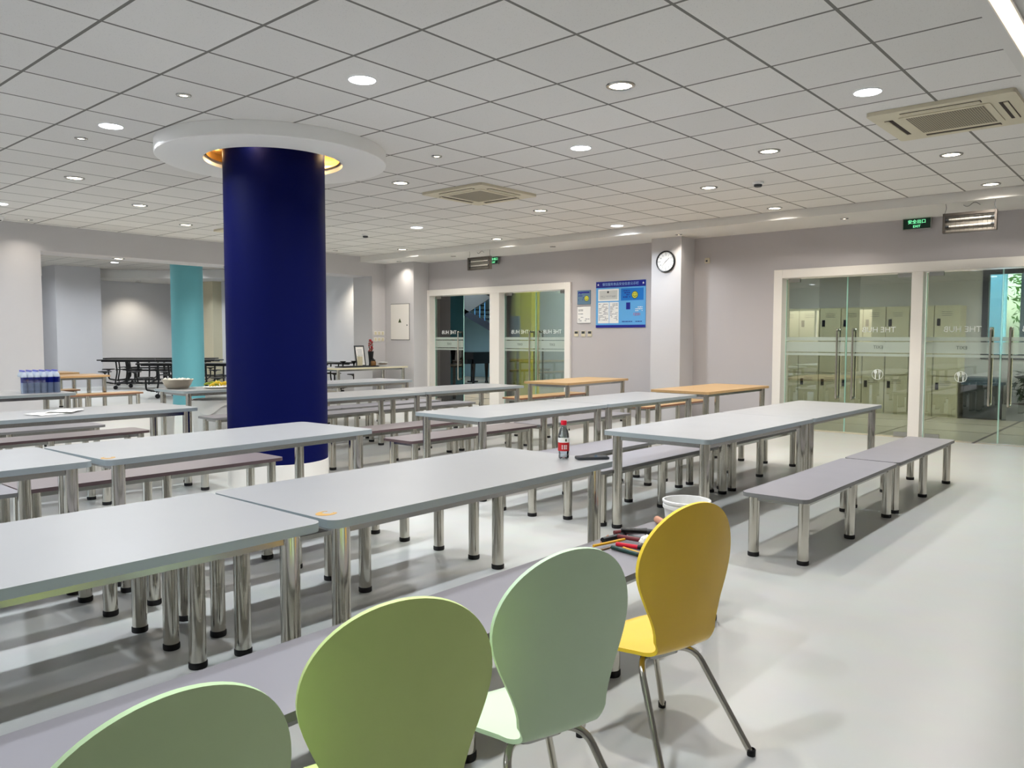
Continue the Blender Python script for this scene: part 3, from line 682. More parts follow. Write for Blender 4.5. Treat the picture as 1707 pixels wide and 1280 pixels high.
# ------------------------------------------------------------------ clock, boards and switches
t = thing('wall_clock', 'round black-rimmed white clock on the pillar', 'clock', (10.83, 6.27, 2.505))
t.rotation_euler = (0, -pi/2, 0)    # local +Z looks toward -X, local +X is up
bm = bmesh.new(); lathe(bm, [(.148, .0), (.165, .004), (.168, .02), (.158, .034), (.146, .03), (.146, .012)], 56); obj('rim', bm, t, M['black'])
bm = bmesh.new(); lathe(bm, [(0, .014), (.146, .014), (.146, .001), (0, .001)], 56); dial = obj('dial', bm, t, M['white'])
bm = bmesh.new()
for k in range(12):
    a = 2*pi*k/12; n0 = .118 if k % 3 == 0 else .126
    u = V(cos(a), sin(a), 0); w = V(-sin(a), cos(a), 0)
    q = [u*n0-w*.003, u*.14-w*.003, u*.14+w*.003, u*n0+w*.003]; bm.faces.new([bm.verts.new((p.x, p.y, .0152)) for p in q])
obj('hour_marks', bm, dial, M['darkgrey'])
for k in range(1, 13):
    a = -2*pi*k/12
    text(str(k), .03, M['darkgrey'], dial, (.103*cos(a), .103*sin(a), .0145), (0, 0, -pi/2), 'numeral')
def hand(name, ang, L, w, z):
    bm = bmesh.new(); a = radians(ang); u = V(cos(a), sin(a), 0); n = V(-sin(a), cos(a), 0)   # angle from up, anticlockwise positive
    q = [u*-.02-n*w, u*L-n*w*.5, u*L+n*w*.5, u*-.02+n*w]
    p0 = [bm.verts.new((p.x, p.y, z)) for p in q]; p1 = [bm.verts.new((p.x, p.y, z+.001)) for p in q]
    bm.faces.new(p0); bm.faces.new(p1)
    for i in range(4): bm.faces.new((p0[i], p0[(i+1) % 4], p1[(i+1) % 4], p1[i]))
    obj(name, bm, dial, M['black'])
hand('hour_hand', -50, .085, .004, .018); hand('minute_hand', -222, .10, .0022, .021)

def wall_board(name, lab, cat, y0, y1, z0, z1, m, thick=.012, xx=XW):
    t = thing(name, lab, cat, (xx, (y0+y1)/2, (z0+z1)/2)); w, h = (y1-y0)/2, (z1-z0)/2
    bm = bmesh.new(); box(bm, -thick, -.0005, -w, w, -h, h); obj('panel', bm, t, m); return t, w, h
def patch(name, parent, y0, y1, z0, z1, m, x=-.0145, d=.001):
    bm = bmesh.new(); box(bm, x-d, x, y0, y1, z0, z1); return obj(name, bm, parent, m)
def scribble(parent, y0, y1, z0, z1, rows, m, x=-.0165, name='printed_lines', dens=.7):
    """rows of short printed strokes, one mesh"""
    bm = bmesh.new()
    for r in range(rows):
        z = z1-(r+.5)*(z1-z0)/rows; hh = (z1-z0)/rows*.22; y = y1
        while y > y0+.012:
            L = min(.012+.05*random.random(), y-y0)
            if random.random() < dens: box(bm, x-.0003, x, y-L, y, z-hh, z+hh)
            y -= L+.008
    return obj(name, bm, parent, m)
def smiley(parent, y, z, r, x=-.0168):
    bm = bmesh.new(); N = 28
    bm.faces.new([bm.verts.new((x, y+r*cos(2*pi*k/N), z+r*sin(2*pi*k/N))) for k in range(N)]); f = obj('smiling_face_badge', bm, parent, M['lime'])
    bm = bmesh.new()
    for k in range(8):
        a0, a1 = pi+pi*(k+1)/10, pi+pi*(k+2)/10
        q = [(x-.0006, y+rr*cos(a), z+.1*r+rr*sin(a)) for rr, a in ((r*.62, a0), (r*.62, a1), (r*.46, a1), (r*.46, a0))]; bm.faces.new([bm.verts.new(p) for p in q])
    for s in (-1, 1):
        bm.faces.new([bm.verts.new((x-.0006, y+s*r*.32+r*.1*cos(2*pi*k/8), z+r*.25+r*.14*sin(2*pi*k/8))) for k in range(8)])
    for k in range(N):
        a0, a1 = 2*pi*k/N, 2*pi*(k+1)/N
        q = [(x-.0006, y+rr*cos(a), z+rr*sin(a)) for rr, a in ((r, a0), (r, a1), (r*.86, a1), (r*.86, a0))]; bm.faces.new([bm.verts.new(p) for p in q])
    obj('face_lines', bm, f, M['darkolive'])
M['lime'] = mat('lime_badge', (206, 206, 70), .5); M['darkolive'] = mat('dark_olive_print', (58, 72, 30), .6)
M['skyblue'] = mat('light_blue_board', (98, 170, 226), .4, noise=.02); M['navy'] = mat('navy_board_strip', (26, 34, 140), .4)
M['midblue'] = mat('mid_blue_print', (20, 118, 204), .45); M['greyprint'] = mat('grey_print', (150, 152, 160), .7); M['slate'] = mat('slate_blue_panel', (98, 128, 152), .45)
M['palegrey'] = mat('pale_grey_certificate', (206, 208, 204), .7); M['red'] = mat('red_print', (196, 40, 48), .5); M['pale'] = mat('pale_lettering', (150, 190, 240), .5)
t, w, h = wall_board('notice_board', 'large light blue notice board with dark blue header beside the clock pillar', 'notice board', 6.88, 7.87, 1.50, 2.285, M['skyblue'])
hd = patch('header_strip', t, -w, w, h-.105, h, M['navy'], -.0122); text('餐饮服务食品安全信息公示栏', .056, M['pale'], hd, (-.0140, 0, h-.054), FACE)
for s in (-1, 1): text('★', .05, M['white'], hd, (-.0140, s*(w-.045), h-.054), FACE)
patch('footer_strip', t, -w, w, -h, -h+.045, M['navy'], -.0122)
cert = patch('certificate', t, .03, w-.045, .06, h-.13, M['white'], -.0122); patch('certificate_field', cert, .055, w-.07, .085, h-.155, M['palegrey'], -.0135)
scribble(cert, .09, w-.1, .12, h-.24, 6, M['greyprint']); text('●', .05, M['darkgrey'], cert, (-.0165, .245, h-.185), FACE, 'crest')
lic = patch('blue_rating_sheet', t, -w+.04, -.015, .06, h-.13, M['midblue'], -.0122); smiley(lic, -.29, .15, .062); scribble(lic, -.2, -.06, .1, .24, 4, M['navy'], dens=.6)
for a, b in ((.225, w-.045), (.03, .215)):
    pg = patch('list_sheet', t, a, b, -h+.075, .04, M['white'], -.0122); scribble(pg, a+.015, b-.015, -h+.12, .02, 12, M['greyprint'])
inf = patch('info_panel', t, -w+.03, -.015, -h+.075, .04, M['skyblue'], -.0122)
patch('portrait_print', inf, -.20, -.12, -.09, .025, M['navy'], -.0135); text('12331', .062, M['red'], inf, (-.0150, -.33, -.175), FACE)
scribble(inf, -.44, -.30, -.13, -.04, 3, M['white'], dens=.5); scribble(inf, -.45, -.04, -h+.085, -h+.115, 1, M['navy'], name='bottom_line', dens=.95)
t, w, h = wall_board('rating_plaque', 'small grey-blue plaque with a smiling face left of the notice board', 'plaque', 8.0+.06, 8.0+.34, 1.79+.055, 2.08+.01, M['slate'])
t.location.z = 1.303+(2.38-1.57)*.79+.02+.07; t.location.y = 8.13
smiley(t, -.06, -.02, .05, -.0128); scribble(t, -.0, .12, -.06, .08, 4, M['navy'], -.0128, dens=.5)
patch('heading_band', t, -.12, .12, h-.05, h-.025, M['navy'], -.0122)
t, w, h = wall_board('paper_holder', 'clear holder with a white sheet below the small plaque', 'notice', 7.99, 8.27, 1.47, 1.76, M['white'], .006)
scribble(t, .02, .12, .06, .10, 2, M['darkgrey'], -.0068, dens=.95); scribble(t, -.12, .12, -.12, .03, 5, M['greyprint'], -.0068, dens=.5)
bm = bmesh.new()
for z in (-h-.006, h): box(bm, -.01, -.0065, -w-.01, w+.01, z, z+.006)
obj('clip_rail', bm, t, M['darkgrey'])
t.location.z = 1.73
def make_switch():
    t = thing('wall_thermostat', 'x', 'switch')
    bm = bmesh.new(); box(bm, -.012, -.0005, -.042, .042, -.05, .05); obj('plate', bm, t, M['acbeige'])
    bm = bmesh.new(); box(bm, -.0145, -.0122, -.033, .033, .0, .04); obj('display', bm, t, M['darkgrey']); return t
sw = make_switch()
for i, (y, lab) in enumerate([(8.29, 'beige wall control under the paper holder, left one'), (8.14, 'beige wall control under the paper holder, middle one'), (8.0, 'beige wall control under the paper holder, right one')]):
    place(sw, i > 0, (XW, y, 1.40), 0, lab, 'wall controls under the paper holder')
# electrical cabinet door on the corner pillar and the switch rows left of it
t = thing('electrical_panel', 'white electrical cabinet door with a small black warning triangle in the far corner', 'cabinet', (10.83, 12.52, 1.60))
bm = bmesh.new(); box(bm, -.012, -.0005, -.285, .285, -.31, .42); obj('door', bm, t, M['frame'])
bm = bmesh.new()
for a in ((-.293, -.287, -.318, .428), (.287, .293, -.318, .428)): box(bm, -.006, -.0005, *a)
for a in ((-.293, .293, .423, .43), (-.293, .293, -.32, -.312)): box(bm, -.006, -.0005, *a)
obj('door_seam', bm, t, M['darkgrey'])
bm = bmesh.new(); bm.faces.new([bm.verts.new(p) for p in ((-.0126, .05, .04), (-.0126, -.05, .04), (-.0126, 0, .13))]); obj('warning_triangle', bm, t, M['darkolive'])
bm = bmesh.new(); box(bm, -.018, -.0122, -.235, -.215, -.03, .0); obj('lock', bm, t, M['darkgrey'])
for r in range(2):
    for k in range(3):
        t = thing('light_switch', 'white light switch plate on the corner wall, one of two rows', 'switch', (10.56+.095*k, YW, 1.42-.13*r), 0, 'light switches on the corner wall')
        bm = bmesh.new(); box(bm, -.042, .042, -.010, -.0005, -.042, .042); obj('plate', bm, t, M['frame'])
        bm = bmesh.new(); box(bm, -.024, .024, -.014, -.0102, -.03, .03); obj('rocker', bm, t, M['cream'])

# ------------------------------------------------------------------ foreground chairs
def shell_mesh(name, m):
    """one-piece bent plywood shell: rounded seat, narrow waist, tall rounded back.  +Y is forward, origin on the floor"""
    prof = []   # (y, z, halfwidth)
    def sm(t): t = max(0, min(1, t)); return t*t*(3-2*t)
    n1, n2, n3 = 14, 8, 26
    yf, yb = .160, -.120; zs = .330
    for i in range(n1+1):                                   # seat, front to rear
        t = 1-cos(i/n1*pi/2); y = yf+(yb-yf)*t
        z = zs-.012*sin(pi*t)-(.018*(1-t/.18)**2 if t < .18 else 0)
        d = (1-t)
        if t < .35: w = .172*sqrt(max(0, 1-((.35-t)/.35)**2.3))
        else: w = .172-(.172-.130)*sm((t-.40)/.60)
        prof.append((y, z, max(w, .004)))
    R = .062; y0, z0 = yb, prof[-1][1]
    for i in range(1, n2+1):                                # bend
        a = radians(85)*i/n2; prof.append((y0-R*sin(a), z0+R*(1-cos(a)), .128-.014*sin(pi*i/n2)))
    a = radians(85); yb2, zb2 = prof[-1][0], prof[-1][1]; Lb = .426
    for i in range(1, n3+1):                                # back
        t = sin(i/n3*pi/2); s = Lb*t
        y = yb2-s*cos(a)*1.0-.02*sin(pi*t)*0; z = zb2+s*sin(a)
        if t < .56: w = .128+(.200-.128)*sm(t/.56)
        else: w = .200*sqrt(max(0, 1-((t-.56)/.44)**2.0))
        prof.append((y, z, max(w, .004)))
    nt = 16; bm = bmesh.new(); th = .0115; layers = []
    nrm = []
    for i in range(len(prof)):
        p, q = prof[max(0, i-1)], prof[min(len(prof)-1, i+1)]; ty, tz = q[0]-p[0], q[1]-p[1]; L = math.hypot(ty, tz); nrm.append((-tz/L*-1, -ty/L))
    for side in (0, 1):
        grid = []
        for i, (y, z, w) in enumerate(prof):
            row = []
            isb = max(0, min(1, (i-n1-2)/10))
            for k in range(nt+1):
                u = -1+2*k/nt; x = w*sin(u*pi/2)
                curl = (x/.19)**2
                ny, nz = nrm[i]
                yy = y+curl*.030*isb; zz = z+curl*.012*(1-isb)
                o = th*side
                row.append(bm.verts.new((x, yy+ny*o, zz+nz*o)))
            grid.append(row)
        layers.append(grid)
    A, B = layers
    for i in range(len(prof)-1):
        for k in range(nt):
            for g, fl in ((A, 0), (B, 1)):
                q = (g[i][k], g[i][k+1], g[i+1][k+1], g[i+1][k]); f = bm.faces.new(q[::-1] if fl else q); f.smooth = True
    for i in range(len(prof)-1):
        for k in (0, nt): bm.faces.new((A[i][k], A[i+1][k], B[i+1][k], B[i][k])).material_index = 1
    for i in (0, len(prof)-1):
        for k in range(nt): bm.faces.new((A[i][k], A[i][k+1], B[i][k+1], B[i][k])).material_index = 1
    return mesh(name, bm, m)
def make_chair(m, e):
    t = thing('plywood_chair', 'x', 'chair')
    obj('shell', shell_mesh('chair_shell', [m, e]), t)
    bm = bmesh.new(); prism(bm, rrect(-.07, .07, -.09, .09, .03), .296, .3135); obj('mounting_plate', bm, t, M['rail'])
    for sx in (-1, 1):
        for sy in (-1, 1):
            bm = bmesh.new(); fy = .11 if sy > 0 else -.275
            tube(bm, arc_path([(sx*.03, sy*.03, .304), (sx*.120, sy*.100, .298), (sx*.185, fy, .012)], .045, 8), .0105, 10)
            l = obj('leg', bm, t, M['chrome'])
            bm = bmesh.new(); lathe(bm, [(0, 0), (.013, 0), (.014, .02), (.011, .022)], 14, (sx*.1865, fy+(.003 if sy > 0 else -.003), 0)); obj('foot_cap', bm, l, M['rubber'])
    return t
def chair(m, x, y, ang, lab):
    c_ = make_chair(M[m], M[m+'_edge']); c_.location = (x, y, 0); c_.rotation_euler = (0, 0, radians(ang-90)); c_['label'] = lab; c_['group'] = 'painted plywood chairs in the foreground'
M['ylwchair_edge'] = mat('yellow_painted_ply_edge', (250, 214, 60), .45); M['grnchair_edge'] = mat('pale_lime_ply_edge', (222, 240, 160), .5); M['minchair_edge'] = mat('pale_mint_ply_edge', (214, 240, 204), .5); M['sagchair_edge'] = mat('pale_sage_ply_edge', (206, 236, 182), .5)
CHAIRS = [('ylwchair', 2.195, 1.325, 75, 'mustard yellow bent plywood chair, rightmost of the row of four'),
    ('minchair', 1.535, 1.29, 73, 'pale mint green plywood chair beside the yellow one'),
    ('grnchair', 1.055, 1.31, 68, 'olive lime green plywood chair, second from the left'),
    ('sagchair', .515, 1.27, 86, 'sage green plywood chair in the lower left corner')]
for a in CHAIRS: chair(*a)

# ================================================================== things on the tables
TZ = .6805
t = thing('water_bottle', 'small clear water bottle with red cap and red label on the nearest long table', 'bottle', (3.245, 2.47, TZ))
M['pet'] = glass_mat('clear_bottle_plastic', (226, 234, 238), .16)
M['redcap'] = mat('red_bottle_cap', (214, 22, 52), .35); M['redlabel'] = mat('red_bottle_label', (200, 30, 36), .4)
bm = bmesh.new(); lathe(bm, [(0, .004), (.022, .0), (.028, .006), (.029, .02), (.027, .028), (.029, .036), (.029, .118), (.028, .128), (.022, .152), (.013, .168), (.0125, .180), (0, .180)], 28); obj('bottle_body', bm, t, M['pet'])
bm = bmesh.new(); lathe(bm, [(0, .178), (.0155, .178), (.0155, .199), (.014, .201), (0, .201)], 24); obj('cap', bm, t, M['redcap'])
bm = bmesh.new(); lathe(bm, [(.0296, .044), (.0298, .045), (.0298, .088), (.0298, .112), (.0296, .113)], 32, mi=[0, 0, 1, 1]); lb = obj('label', bm, t, [M['redlabel'], M['white']])
bm = bmesh.new()
def onwrap(a0, a1, z0, z1, r=.0301):
    q = [(r*cos(a0), r*sin(a0), z0), (r*cos(a1), r*sin(a1), z0), (r*cos(a1), r*sin(a1), z1), (r*cos(a0), r*sin(a0), z1)]; bm.faces.new([bm.verts.new(p) for p in q])
ad = radians(217)
for k, (a, b) in enumerate([(-.35, -.12), (.05, .32), (.42, .62)]):
    for z in (.070, .062, .054): onwrap(ad+a, ad+b, z, z+.005)
obj('white_print', bm, lb, M['white'])
bm = bmesh.new(); onwrap(ad+.28, ad+.58, .094, .107); obj('dark_emblem', bm, lb, M['darkolive'])

t = thing('mobile_phone', 'black phone lying on the table beside the water bottle', 'phone', (3.345, 2.36, TZ), radians(-38))
bm = bmesh.new(); prism(bm, rrect(-.085, .085, -.040, .040, .012), 0, .012, smooth=False); obj('case', bm, t, M['darkgrey'])
bm = bmesh.new(); prism(bm, rrect(-.081, .081, -.036, .036, .010), .0121, .0135); obj('screen', bm, t, mat('phone_screen', (14, 14, 18), .08))

# pack of bottled water
t = thing('water_bottle_pack', 'shrink-wrapped pack of water bottles with blue labels on the far left table', 'bottle pack', (3.23, 10.02, TZ), radians(-8))
M['bluelabel'] = mat('blue_bottle_label', (36, 52, 176), .4, noise=.1, nscale=40); M['palewater'] = mat('pale_water_plastic', (206, 218, 236), .2, spec=.7); M['bluecap'] = mat('blue_white_cap', (120, 124, 210), .4)
bm = bmesh.new(); lathe(bm, [(0, .0), (.030, .0), (.032, .01), (.032, .20), (.026, .222), (.013, .238), (.012, .244), (0, .244)], 14, mi=[0, 0, 0, 0, 0, 0, 0])
bot = mesh('pack_bottle', bm, M['palewater']); bm = bmesh.new(); lathe(bm, [(.0325, .12), (.0325, .18)], 14); lab_ = mesh('pack_label', bm, M['bluelabel']); bm = bmesh.new(); lathe(bm, [(0, .243), (.014, .243), (.014, .260), (0, .260)], 12); cap_ = mesh('pack_cap', bm, M['bluecap'])
for i in range(6):
    for j in range(4):
        b_ = obj('bottle', bot, t, loc=(-.1625+.065*i, -.0975+.065*j, 0)); obj('label', lab_, b_); obj('cap', cap_, b_)
bm = bmesh.new(); prism(bm, rrect(-.198, .198, -.133, .133, .03), -.0001, .185); 
for f in [f for f in bm.faces if abs(f.normal.z) > .9]: pass
obj('shrink_wrap', bm, t, glass_mat('shrink_film', (236, 240, 248), .14))
t.location.z = TZ+.0003

def sheet(x, y, rz, w, d, lab, z=TZ):
    bm = bmesh.new(); n = 8; g = []
    for i in range(n+1):
        g.append([bm.verts.new((-w/2+w*i/n, -d/2+d*j/n, .003+.006*abs(sin(3*i/n+rz))*(j/n)+.004*sin(5*j/n+rz)**2)) for j in range(n+1)])
    for i in range(n):
        for j in range(n): bm.faces.new((g[i][j], g[i+1][j], g[i+1][j+1], g[i][j+1])).smooth = True
    o = obj('paper_sheet', bm, None, M['paper'], (x, y, z), (0, 0, rz)); s_ = o.modifiers.new('thickness', 'SOLIDIFY'); s_.thickness = .0006
    tag(o, lab, 'paper', 'paper sheets on the left table')
sheet(2.36, 7.10, .3, .297, .21, 'white paper sheet lying loose on the left table, nearer one'); sheet(2.50, 7.17, .9, .297, .21, 'white paper sheet overlapping the other on the left table', TZ+.009)

# steel bowl and fruit plate
t = thing('steel_bowl', 'large dented steel bowl on the table left of the blue column', 'bowl', (4.635, 9.56, TZ))
bm = bmesh.new(); pr_ = [(0, .0), (.11, .0), (.125, .006), (.155, .05), (.180, .105), (.190, .112), (.190, .116), (.178, .110), (.150, .054), (.12, .012), (0, .008)]; lathe(bm, pr_, 40); obj('bowl_body', bm, t, mat('brushed_steel', (186, 178, 164), .3, .9, noise=.1, nscale=20))
M['foodwhite'] = mat('pale_food_scraps', (232, 230, 220), .7)
bm = bmesh.new()
for k in range(26):
    a = random.random()*2*pi; r = .15*sqrt(random.random()); bmesh.ops.create_icosphere(bm, subdivisions=1, radius=.017+.012*random.random(), matrix=Matrix.Translation((r*cos(a), r*sin(a), .100+.012*random.random())))
o = obj('bowl_filling', bm, None, M['foodwhite'], (4.635, 9.56, TZ)); tag(o, 'pale crumpled pieces heaped inside the steel bowl', 'food', kind='stuff')
t = thing('fruit_plate', 'white plate on the table right against the left edge of the blue column', 'plate', (5.02, 9.30, TZ))
bm = bmesh.new(); lathe(bm, [(0, 0), (.10, 0), (.17, .014), (.175, .018), (.16, .016), (.09, .006), (0, .006)], 36); obj('plate_body', bm, t, M['white'])
M['ylwfruit'] = mat('yellow_fruit', (224, 190, 36), .5, noise=.15, nscale=30); M['grnfruit'] = mat('green_fruit_peel', (136, 150, 40), .5, noise=.15, nscale=30)
for k in range(11):
    a = k*2.4; r = .028*sqrt(k)*1.25; bm = bmesh.new()
    pts = [(.045*cos(u)-.02, 0, .022*sin(u)) for u in [pi*q/6 for q in range(7)]]; tube(bm, pts, [.004, .011, .014, .016, .014, .011, .004], 8)
    o = obj('fruit_slice', bm, None, M['ylwfruit'] if k % 3 else M['grnfruit'], (5.02+r*cos(a)*1.25, 9.30+r*sin(a)*1.25, TZ+.024+.014*(k % 4)), (random.random()*.6, 0, a)); tag(o, 'yellow-green piece of fruit heaped on the plate beside the blue column', 'fruit', 'fruit pieces on the plate')
def bin_(x, y, r, h, lab, bag=True):
    t = thing('waste_bin', lab, 'bin', (x, y, 0), 0, 'white bins under the tables')
    bm = bmesh.new(); lathe(bm, [(0, .002), (r*.82, .002), (r*.84, .01), (r, h), (r+.012, h+.004), (r+.012, h-.02), (r-.004, h-.01), (r*.8, .02), (0, .02)], 36); obj('bin_body', bm, t, M['white'])
    if bag:
        bm = bmesh.new(); n = 36; rg = []
        for k in range(n):
            a = 2*pi*k/n; d = .07+.09*max(0, cos((a-3.9)*1.0))**6+.02*sin(5*a)
            rg.append([bm.verts.new(((r+.016)*cos(a), (r+.016)*sin(a), h+.006)), bm.verts.new(((r+.020)*cos(a), (r+.020)*sin(a), h-d))])
        for k in range(n): bm.faces.new((rg[k][0], rg[(k+1) % n][0], rg[(k+1) % n][1], rg[k][1])).smooth = True
        obj('bin_liner', bm, t, M['paper'])
bin_(5.02, 9.42, .27, .53, 'large white bin with a folded liner under the fruit plate table')
bin_(4.62, 9.95, .15, .44, 'smaller white bin beside the turquoise column foot, behind the bowl table', False)

# corner table display
cz = .7505
t = thing('serving_tray', 'long dark tray on the corner table', 'tray', (9.62, 12.40, cz)); bm = bmesh.new(); prism(bm, rrect(-.44, .44, -.15, .15, .03), 0, .012); obj('tray_base', bm, t, M['black'])
bm = bmesh.new(); tube(bm, [(x, y, .016) for x, y in rrect(-.435, .435, -.145, .145, .03)]+[(.435, .115, .016)], .006, 6); obj('tray_rim', bm, t, M['black'])
def cup(x, y, lab, m='black', s=1):
    t = thing('cone_cup', lab, 'cup', (x, y, cz+.0225), 0, 'black cups on the tray')
    bm = bmesh.new(); lathe(bm, [(0, 0), (.03*s, 0), (.012*s, .02), (.022*s, .05), (.062*s, .10), (.058*s, .10), (.015*s, .05), (0, .045)], 24); obj('cup_body', bm, t, M[m])
cup(9.26, 12.38, 'left black cone-shaped cup on the dark tray'); cup(9.52, 12.38, 'right black cone-shaped cup on the dark tray')
t = thing('framed_notice', 'dark-framed white notice standing on the corner table against the wall', 'picture frame', (9.95, 12.70, cz+.001), radians(14)); fr = thing
bm = bmesh.new()
for a in ((-.15, -.125, 0, .42), (.125, .15, 0, .42), (-.125, .125, 0, .025), (-.125, .125, .395, .42)): box(bm, a[0], a[1], -.01, .01, a[2], a[3])
f_ = obj('frame', bm, t, M['darkgrey'], rot=(-.14, 0, 0))
bm = bmesh.new(); box(bm, -.125, .125, -.004, .006, .025, .395); pg = obj('notice_sheet', bm, t, M['paper'], rot=(-.14, 0, 0))
bm = bmesh.new()
for k in range(12): box(bm, -.09+.02*(k % 3 == 0), .06+.03*random.random(), -.0052, -.0042, .07+k*.024, .077+k*.024)
obj('printed_lines', bm, pg, M['greyprint'])
M['redflower'] = mat('red_flower', (170, 20, 36), .6, noise=.2, nscale=40); M['amber'] = mat('amber_jar', (120, 84, 40), .3)
t = thing('flower_vase', 'dark slim vase of red flowers on the corner table', 'vase', (10.18, 12.68, cz))
bm = bmesh.new(); lathe(bm, [(0, .001), (.045, .001), (.038, .06), (.05, .20), (.062, .30), (.055, .30), (.044, .2), (0, .19)], 24); obj('vase_body', bm, t, M['black'])
bm = bmesh.new(); 
for k in range(9): a = k*2.4; tube(bm, [(0, 0, .2), (.03*cos(a), .03*sin(a), .34), (.05*cos(a), .05*sin(a), .44+.025*(k % 5))], .003, 5)
st = obj('stems', bm, t, M['darkolive'])
bm = bmesh.new()
for k in range(60):
    a = random.random()*2*pi; z = .30+.24*random.random(); r = .045*sqrt(random.random())*(1.15-.6*(z-.3)/.24)+.006; bmesh.ops.create_icosphere(bm, subdivisions=1, radius=.013, matrix=Matrix.Translation((r*cos(a), r*sin(a), z)))
obj('blossoms', bm, t, M['redflower'])
for i, (x, y, r, n, lab) in enumerate([(10.30, 12.45, .10, 5, 'stack of white plates on the corner table right of the vase')]):
    for k in range(n):
        t_ = obj('stacked_plate', (lambda b: (lathe(b, [(0, 0), (r*.6, 0), (r, .012), (r, .016), (r*.6, .006), (0, .006)], 28), b)[1])(bmesh.new()), None, M['white' if k != 2 else 'amber'], (x, y, cz+.001+k*.0165)); tag(t_, 'plate in the short stack on the corner table right of the vase', 'plate', 'stacked plates on the corner table')
t = thing('lidded_jar', 'small amber jar with a dark lid before the framed notice', 'jar', (10.09, 12.49, cz)); bm = bmesh.new(); lathe(bm, [(0, .001), (.05, .001), (.055, .02), (.055, .09), (.04, .11), (0, .11)], 24); obj('jar_body', bm, t, M['amber'])
bm = bmesh.new(); lathe(bm, [(0, .11), (.042, .11), (.042, .135), (.012, .14), (.014, .16), (0, .162)], 20); obj('lid', bm, t, M['black'])
t = thing('cream_box', 'small cream box in front of the framed notice', 'box', (9.84, 12.60, cz)); bm = bmesh.new(); prism(bm, rrect(-.04, .04, -.04, .04, .01), .001, .20); obj('box_body', bm, t, M['cream']); t['label'] = 'small tall cream box in front of the framed notice'  # plain cream box, gives no light
bm = bmesh.new(); prism(bm, rrect(-.043, .043, -.043, .043, .012), .2, .215); obj('lid', bm, t, M['white'])

# pens, markers and bucket on the bench by the yellow chair
BZ = .3955
def pen(i, x, y, ang, L, r, mm, capm, lab, dz=0.0):
    t = thing('marker_pen', lab, 'pen', (x, y, BZ+r+.0006+dz), radians(ang), 'pens and markers on the bench')
    bm = bmesh.new(); tube(bm, [(-L/2, 0, 0), (L*.28, 0, 0)], r, 10); obj('barrel', bm, t, M[mm])
    bm = bmesh.new(); tube(bm, [(L*.281, 0, 0), (L*.5, 0, 0)], [r*1.08, r*.9], 10); obj('cap', bm, t, M[capm])
M['maroon'] = mat('maroon_plastic', (112, 44, 48), .4); M['pencil'] = mat('yellow_pencil', (230, 176, 40), .45); M['greenp'] = mat('dark_green_plastic', (20, 60, 52), .35); M['salmon'] = mat('salmon_eraser', (206, 150, 124), .7)
pens = [(2.85, 1.915, -12, .19, .006, 'pencil', 'pencil', 'yellow pencil pointing left, leftmost of the pile', .010),
 (2.945, 1.955, -8, .15, .013, 'black', 'black', 'thick black marker at the upper left of the pile', 0),
 (3.10, 1.965, -30, .17, .011, 'maroon', 'black', 'maroon marker with black end at the top of the pile', 0),
 (3.05, 1.895, -62, .15, .012, 'black', 'darkgrey', 'black marker below the maroon one', .022),
 (2.955, 1.865, -85, .14, .010, 'maroon', 'maroon', 'maroon pen in the middle of the pile', .012),
 (2.885, 1.83, -80, .13, .009, 'redcap', 'black', 'red pen with black cap in the middle of the pile', 0),
 (3.01, 1.85, -93, .14, .010, 'greenp', 'greenp', 'dark green marker behind the crumpled tissue', 0),
 (2.80, 1.785, -100, .19, .009, 'greenp', 'black', 'long dark green pen at the lower edge of the pile', 0),
 (2.835, 1.772, -104, .15, .005, 'pencil', 'greenp', 'yellow pencil at the lower edge beside the green pen', 0),
 (2.80, 1.895, -4, .11, .004, 'amber', 'amber', 'thin brown stick at the left of the pile', 0),
 (2.93, 1.995, 20, .13, .004, 'salmon', 'salmon', 'thin pinkish stick at the left of the pile', 0),
 (3.055, 1.82, 60, .12, .010, 'maroon', 'black', 'maroon marker next to the yellow chair edge', 0),
 (3.33, 1.93, -128, .14, .018, 'salmon', 'salmon', 'thick pinkish stick at the far end of the bench', 0)]
for i, (x, y, a, L, r, m1, m2, lab, dz) in enumerate(pens): pen(i, x, y, a, L, r, m1, m2, lab, dz)
bm = bmesh.new(); bmesh.ops.create_icosphere(bm, subdivisions=3, radius=.035)
for v in bm.verts: v.co *= .75+.4*random.random(); v.co.z *= .8
o = obj('crumpled_tissue', bm, None, M['paper'], (2.935, 1.775, BZ+.028)); tag(o, 'crumpled white tissue beside the pens, next to the yellow chair', 'tissue')
t = thing('white_bucket', 'white plastic bucket with wire handle behind the top of the yellow chair', 'bucket', (3.165, 1.712, BZ), 0)
bm = bmesh.new(); lathe(bm, [(0, .001), (.082, .001), (.086, .006), (.100, .150), (.106, .152), (.106, .166), (.101, .168), (.104, .176), (.108, .178), (.108, .186), (.101, .188), (.098, .186), (.094, .15), (.080, .008), (0, .008)], 44); obj('bucket_body', bm, t, M['white'])
bm = bmesh.new(); tube(bm, [(-.107*cos(a), .107*.98*sin(a)*.45-.02*0, .158-.095*sin(a)) for a in [pi*k/20 for k in range(21)]], .0018, 6)
h_ = obj('wire_handle', bm, t, M['rail'], rot=(0, 0, radians(230)))
bm = bmesh.new(); tube(bm, [(-.0165, .045+.002, .075), (.0165, .045+.002, .075)], .005, 8); obj('grip', bm, h_, M['darkgrey'])

